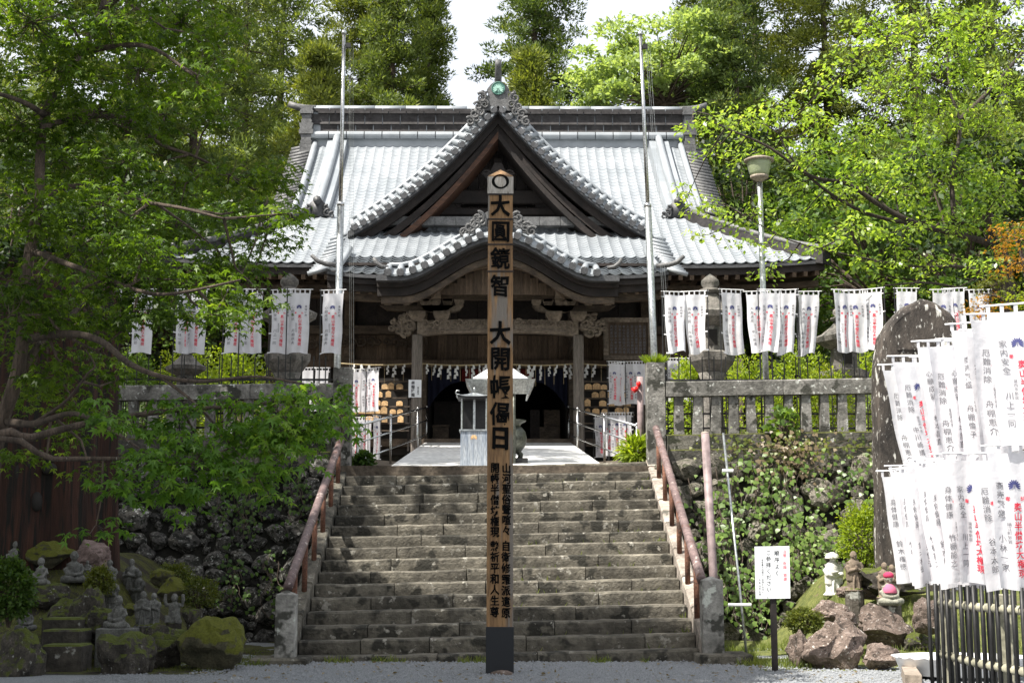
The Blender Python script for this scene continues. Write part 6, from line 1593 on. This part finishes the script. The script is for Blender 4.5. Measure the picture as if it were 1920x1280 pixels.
# shade trees beside the approach, outside the picture, that darken the garden and the foot of the stairs
SH = [(-13.5, 12.5, 17, 4.6, 4.2, 'leafy tree beside the approach shading the statue garden'), (-11.8, 8.0, 15.5, 4.4, 3.6, 'leafy tree leaning over the gravel approach'), (-15.5, 18, 17.5, 4.2, 4.2, 'leafy tree shading the boulder wall'), (-7.6, 4.2, 14.5, 4.4, 3.2, 'leafy tree over the near gravel'), (-9.8, 24.5, 20, 4.0, 2.8, 'tall leafy tree shading the white ramp'), (-11.8, 19, 17, 4.3, 3.2, 'leafy tree over the great stump')]
SH += [(-15, 4, 16, 4.8, 4.4, 'leafy tree on the shaded side of the approach'), (-19, 11, 17, 4.8, 5, 'leafy tree at the garden edge out of view'), (-12, -3, 15, 4.8, 4.6, 'leafy tree further back along the approach'), (-11.2, 13.0, 15.5, 3.0, 2.4, 'leafy tree arching over the small statues'), (-6.9, 11.2, 14.6, 2.2, 1.8, 'slim leafy tree shading the votive post')]
for i, (x, y, H, rx, rz_, lab) in enumerate(SH):
    broad('shade_tree', lab, x, y, -.1, H, rx, rz_, 80+i, 'leaf_mid', 74, .34, clr=1.1, m=110, group='shade trees beside the approach')
# --- shrubs
def shrub(label, c, r, mat, seed, n=2600, size=.05, T=T_OVAL, group=None, name='shrub', up=.5):
    rs = np.random.RandomState(seed); c = np.array(c); t = thing(name, label, 'shrub', (c[0], c[1], c[2]-r[2]), group)
    v = unit(n, rs); v[:, 2] = np.where(v[:, 2] < -.85, -v[:, 2], v[:, 2]); lump = np.array([1+.38*noise.noise(Vector(q)*2.3+Vector((seed, 0, 0)))+.25*noise.noise(Vector(q)*5.1+Vector((0, seed, 0))) for q in v])[:, None]; lump[::11] *= rs.uniform(1.0, 1.28, (len(lump[::11]), 1))
    C = c+v*np.array(r)*lump*(.55+.47*rs.rand(n, 1)**.6); L = LV()
    L.add(leaves(C, v+rs.normal(size=(n, 3))*.5, v*up+np.array([0, 0, .5])+rs.normal(size=(n, 3))*.4, size*rs.uniform(.7, 1.3, n), T)); L.build('foliage', mat, t)
    g = MB()
    for i in range(7):
        a = i*.9; g.tube([(c[0], c[1], c[2]-r[2]-.03), tuple(c+np.array([math.cos(a)*r[0]*.4, math.sin(a)*r[1]*.4, 0])), tuple(c+np.array([math.cos(a)*r[0]*.7, math.sin(a)*r[1]*.7, r[2]*.4]))], [.018, .012, .006], 5, False)
    g.build('stem', 'bark', t, fix=False)
for i, (px0, px1, r0, r1, y, mat) in enumerate([(300, 420, 640, 715, 29, 'leaf_bright'), (380, 510, 655, 715, 28, 'leaf_bright'), (1255, 1330, 670, 800, 27.5, 'leaf_bright'), (1330, 1470, 672, 800, 29, 'leaf_bright'), (1430, 1560, 660, 800, 28, 'leaf_bright'), (1560, 1660, 665, 800, 29, 'leaf_bright'), (200, 310, 660, 715, 28, 'leaf_mid'), (1500, 1600, 690, 800, 26, 'leaf_bright')]):
    a, b = P(px0, r1, y), P(px1, r0, y); z0 = terr((a.x+b.x)/2, y); z1 = b.z
    shrub(['bright shrub behind the small shaded lantern', 'bright yellow-green shrub behind the paired shaded banners', 'low bright shrub beside the hydrant pipe', 'bright shrub right behind the lantern with the square window', 'bright shrub around the street lamp foot', 'bright shrub behind the shorter lantern', 'darker shrub behind the outermost shaded banners', 'low bright shrub before the shorter lantern'][i],
          ((a.x+b.x)/2, y, (z0+z1)/2), ((b.x-a.x)/2*1.05, .7, (z1-z0)/2), mat, 200+i, 3600, .075, group='shrubs behind the terrace fence')
def px_shrub(label, px0, px1, r0, r1, y, mat, seed, n=2500, size=.04, T=T_OVAL, group=None, name='shrub'):
    a, b = P(px0, r1, y), P(px1, r0, y); shrub(label, ((a.x+b.x)/2, y, (a.z+b.z)/2), ((b.x-a.x)/2, (b.x-a.x)/2*.8, (b.z-a.z)/2), mat, seed, n, size, T, group, name)
px_shrub('bright yellow-green azalea beside the stele foot', 1575, 1660, 948, 1075, 19.6, 'leaf_bright', 301, 4200, .045)
px_shrub('clipped mossy azalea cushion right of the shaded statues', 330, 412, 1084, 1140, 17.6, 'leaf_azalea', 302, 3000, .03)
px_shrub('clipped round azalea cushion against the boulder wall', 285, 365, 1056, 1102, 18.6, 'leaf_azalea', 303, 3000, .03)
px_shrub('low azalea between the tiny statue head and the bust', 158, 215, 1062, 1120, 17.8, 'leaf_azalea', 304, 2200, .035)
px_shrub('dark feathery bush at the corner of the statue garden', -30, 68, 1050, 1170, 15.6, 'leaf_mid', 305, 4000, .05)
px_shrub('mossy azalea beside the notice sign', 1472, 1540, 1140, 1190, 16.9, 'leaf_azalea', 306, 2600, .035)
px_shrub('fern clump at the overgrown stair post', 1170, 1215, 828, 868, 23.2, 'leaf_bright', 307, 420, .2, T_FERN, None, 'fern')
px_shrub('leafy weed at the head of the shaded stair side', 662, 702, 846, 876, 23.2, 'leaf_mid', 308, 400, .09)
px_shrub('sapling with fresh leaves growing out of the sunlit balustrade', 1440, 1500, 764, 822, 22.45, 'leaf_ivy', 309, 130, .12, T_IVY, None, 'sapling')
px_shrub('small maple sprig on the shaded stair post', 624, 662, 720, 810, 22.3, 'leaf_maple_low', 310, 260, .09, T_MAPLE, None, 'sapling')
# grass tuft crowning the stair post
def tuft(label, c, r, n, h, mat, seed, name='grass_tuft'):
    rs = np.random.RandomState(seed); c = np.array(c); a = rs.rand(n)*6.283; q = np.sqrt(rs.rand(n))*r
    C = c+np.stack([q*np.cos(a), q*np.sin(a), np.zeros(n)], 1); d = np.stack([np.cos(a)*.6, np.sin(a)*.6, rs.uniform(.4, 1.2, n)], 1); L = LV()
    L.add(leaves(C, d, unit(n, rs), h*rs.uniform(.5, 1.2, n), T_BLADE, .09)); t = thing(name, label, 'grass', c); L.build('blades', mat, t)
tuft('tuft of grass and fern crowning the overgrown stair post', (xr(1227, TY), TY, zr(682, TY)), .14, 420, .17, 'leaf_bright', 5)
# grass on the sunlit bank, weeds on the steps (uncountable)
def grass():
    rs = np.random.RandomState(9); pts = []
    for i in range(16000):
        x, y = rs.uniform(3.0, 7.5), rs.uniform(15.9, 20.2); pts.append((x, y, hR(x, y)))
    for i in range(2500):
        x, y = rs.uniform(2.85, 3.7), rs.uniform(16.3, 18.8); pts.append((x, y, hR(x, y)))
    C = np.array(pts); n = len(C); keep = np.array([noise.noise((p[0]*1.6, p[1]*1.6, 2)) > -.12 for p in pts]); C = C[keep]; n = len(C); L = LV()
    L.add(leaves(C, np.stack([rs.normal(size=n)*.45, rs.normal(size=n)*.45, np.ones(n)], 1), unit(n, rs), rs.uniform(.04, .12, n), T_BLADE, .09))
    o = L.build('bank_grass', 'grass', None); tag(o, 'short bright grass and weeds on the sunlit bank', 'grass', kind='stuff')
    P2 = []
    for i in range(9000):
        x, y = rs.uniform(-6.6, -3.0), rs.uniform(15.5, 19); P2.append((x, y, hL(x, y)))
    C = np.array(P2); n = len(C); L = LV(); L.add(leaves(C, np.stack([rs.normal(size=n)*.6, rs.normal(size=n)*.6, np.ones(n)], 1), unit(n, rs), rs.uniform(.02, .05, n), T_BLADE, .16))
    o = L.build('bank_moss', 'leaf_azalea', None); tag(o, 'low moss and ground cover of the shaded garden', 'moss', kind='stuff')
    P3 = []
    for i in range(500):
        k = rs.randint(0, 16); x = rs.uniform(.2, 2.35) if rs.rand() < .7 else 2.3+rs.rand()*.1
        if noise.noise((x*2.2, k*1.7, 4)) > .05: P3.append((x, RY0+RT*(k+1)-.02-.04*rs.rand(), RZ0+R0*k+sag(x)))
    C = np.array(P3); n = len(C); L = LV(); L.add(leaves(C, np.stack([rs.normal(size=n)*.5, -np.abs(rs.normal(size=n)*.5), np.ones(n)], 1), unit(n, rs), rs.uniform(.03, .08, n), T_BLADE, .2))
    o = L.build('step_weeds', 'grass', None); tag(o, 'scattered weeds sprouting along the sunlit steps', 'weeds', kind='stuff')
grass()
# ivy on the sunlit wall
def ivy(label, px0, px1, r0, r1, n, seed, mat='leaf_ivy', size=.085, trail=8):
    rs = np.random.RandomState(seed); zt, zb = zr(872, 22.4), .2; C = []
    g = MB(); c0 = P((px0+px1)/2, r0, 22.0); t = thing('ivy', label, 'ivy', c0)
    for k in range(trail):
        px = px0+(px1-px0)*rs.rand(); pr_ = r0+(r1-r0)*.35*rs.rand(); pts = []; L_ = rs.uniform(.5, 1.0)*(r1-pr_)
        for j in range(9):
            row = pr_+L_*j/8; px += rs.normal()*7; z = zr(row, 21.8); y = 21.5+(22.4-21.5)*(z-zb)/(zt-zb)-.26; p = P(px, row, y); pts.append(p)
            for _ in range(int(n/trail/9*.95)+1): C.append(np.array(p)+rs.normal(size=3)*np.array([.14, .05, .11]))
        g.tube(pts, .006, 4, False)
    C = np.array(C); m = len(C); L = LV()
    L.add(leaves(C, np.stack([rs.normal(size=m)*.6, -.3*np.ones(m), -np.ones(m)], 1), np.stack([rs.normal(size=m)*.5, -np.ones(m), .7+rs.normal(size=m)*.4], 1), size*rs.uniform(.5, 1.25, m), T_IVY))
    g.build('stem', 'bark', t, fix=False); L.build('foliage', mat, t)
ivy('ivy trailing down the wall beside the mauve pipe', 1285, 1400, 860, 1180, 320, 401, trail=13)
ivy('dense ivy behind the white child monk statue', 1440, 1580, 960, 1100, 360, 402, trail=13)
ivy('ivy strands on the upper wall under the coping', 1390, 1560, 845, 1000, 260, 403, trail=12)
ivy('ivy tangle at the wall foot behind the leaning pole', 1360, 1470, 1040, 1190, 260, 404, trail=10)
ivy('thin ivy near the stele edge of the wall', 1550, 1650, 850, 960, 70, 405, trail=5)
ivy('dead brown creeper hanging over the coping', 1370, 1520, 815, 900, 130, 406, 'leaf_dry', .08, 12)
ivy('yellowish moss trailing from the coping stones', 1260, 1640, 822, 862, 260, 407, 'leaf_azalea', .06, 22)
ivy('creeper hanging over the shaded boulder wall', 380, 560, 860, 1010, 260, 408, 'leaf_mid', .07, 12)
ivy('fern-like creeper low on the shaded boulder wall', 420, 520, 1030, 1160, 120, 409, 'leaf_mid', .07, 8)
# great stump
def stump():
    y = 18.6; xc = P(60, 800, y).x; R = P(190, 800, y).x-xc; zb = 0.2; zt = zr(478, y)
    t = thing('tree_stump', 'massive reddish brown dead trunk with knot holes and mossy broken top', 'stump', (xc, y+R*.6, .5)); g = MB(); n = 110; m = 30
    for j in range(m+1):
        v = j/m
        for i in range(n):
            a = 2*math.pi*i/n; q = 1+.06*math.sin(a*7+v*2)+.035*math.sin(a*13+1+v*3)+.03*noise.noise((math.cos(a)*9, math.sin(a)*9, v*1.2))+.02*noise.noise((math.cos(a)*22, math.sin(a)*22, v*2.5))+.03*noise.noise((math.cos(a)*2, math.sin(a)*2, v*2)); fl = 1+.18*(1-v)**4
            top = 1-.35*sst(.88, 1.0, v)*(1 if True else 0); z = zb+(zt-zb)*v+(.25*noise.noise((math.cos(a)*1.5, math.sin(a)*1.5, 5))*v*v)
            g.v.append((xc+R*q*fl*top*math.cos(a), y+R*.6+R*.8*q*fl*top*math.sin(a), z))
    for j in range(m):
        for i in range(n): g.f.append((j*n+i, j*n+(i+1) % n, (j+1)*n+(i+1) % n, (j+1)*n+i))
    g.f.append(tuple(m*n+i for i in range(n))); b = g.build('trunk', 'stump_wood', t, True)
    for px, r, w, h in ((68, 940, .075, .13), (92, 878, .1, .08), (35, 885, .06, .14), (54, 870, .05, .07)):
        p = P(px, r, y); yy = y+R*.6-R*.8*math.sqrt(max(.05, 1-((p.x-xc)/R)**2))*1.03; q = P(px, r, yy)
        MB().ell((q.x, yy+.02, q.z), (w, .07, h), 12, 8).build('knot_hole', 'interior', b, True)
    shrub('cushion of dark moss and ferns on the broken stump top', (xc, y+R*.6, zt-.05), (R*.75, R*.6, .28), 'leaf_dark', 501, 2200, .09, name='moss_cushion')
stump()

# fallen leaves on the gravel and weeds along its edges (uncountable)
def litter():
    rs = np.random.RandomState(21); n = 420; C = np.stack([rs.uniform(-3.4, 4.2, n), rs.uniform(12.8, 16.9, n), np.full(n, .022)], 1); L = LV()
    L.add(leaves(C, np.stack([rs.normal(size=n), rs.normal(size=n), rs.normal(size=n)*.2], 1), np.array([0, 0, 1])+rs.normal(size=(n, 3))*.35, rs.uniform(.03, .07, n), T_OVAL)); tag(L.build('fallen_leaves', 'leaf_dry', None), 'dry fallen leaves scattered over the gravel', 'leaves', kind='stuff')
    n = 2600; x = rs.uniform(-3.2, 3.4, n); y = np.where(np.abs(x) < 2.45, 17.02, 16.5)+rs.normal(size=n)*.07; k = np.array([noise.noise((a*1.9, 0, 8)) > .08 for a in x]); C = np.stack([x, y, np.zeros(n)], 1)[k]; n = len(C); L = LV()
    L.add(leaves(C, np.stack([rs.normal(size=n)*.6, rs.normal(size=n)*.6-.2, np.ones(n)], 1), unit(n, rs), rs.uniform(.03, .11, n), T_BLADE, .12)); tag(L.build('edge_weeds', 'grass', None), 'weeds along the foot of the stairs', 'weeds', kind='stuff')
litter()
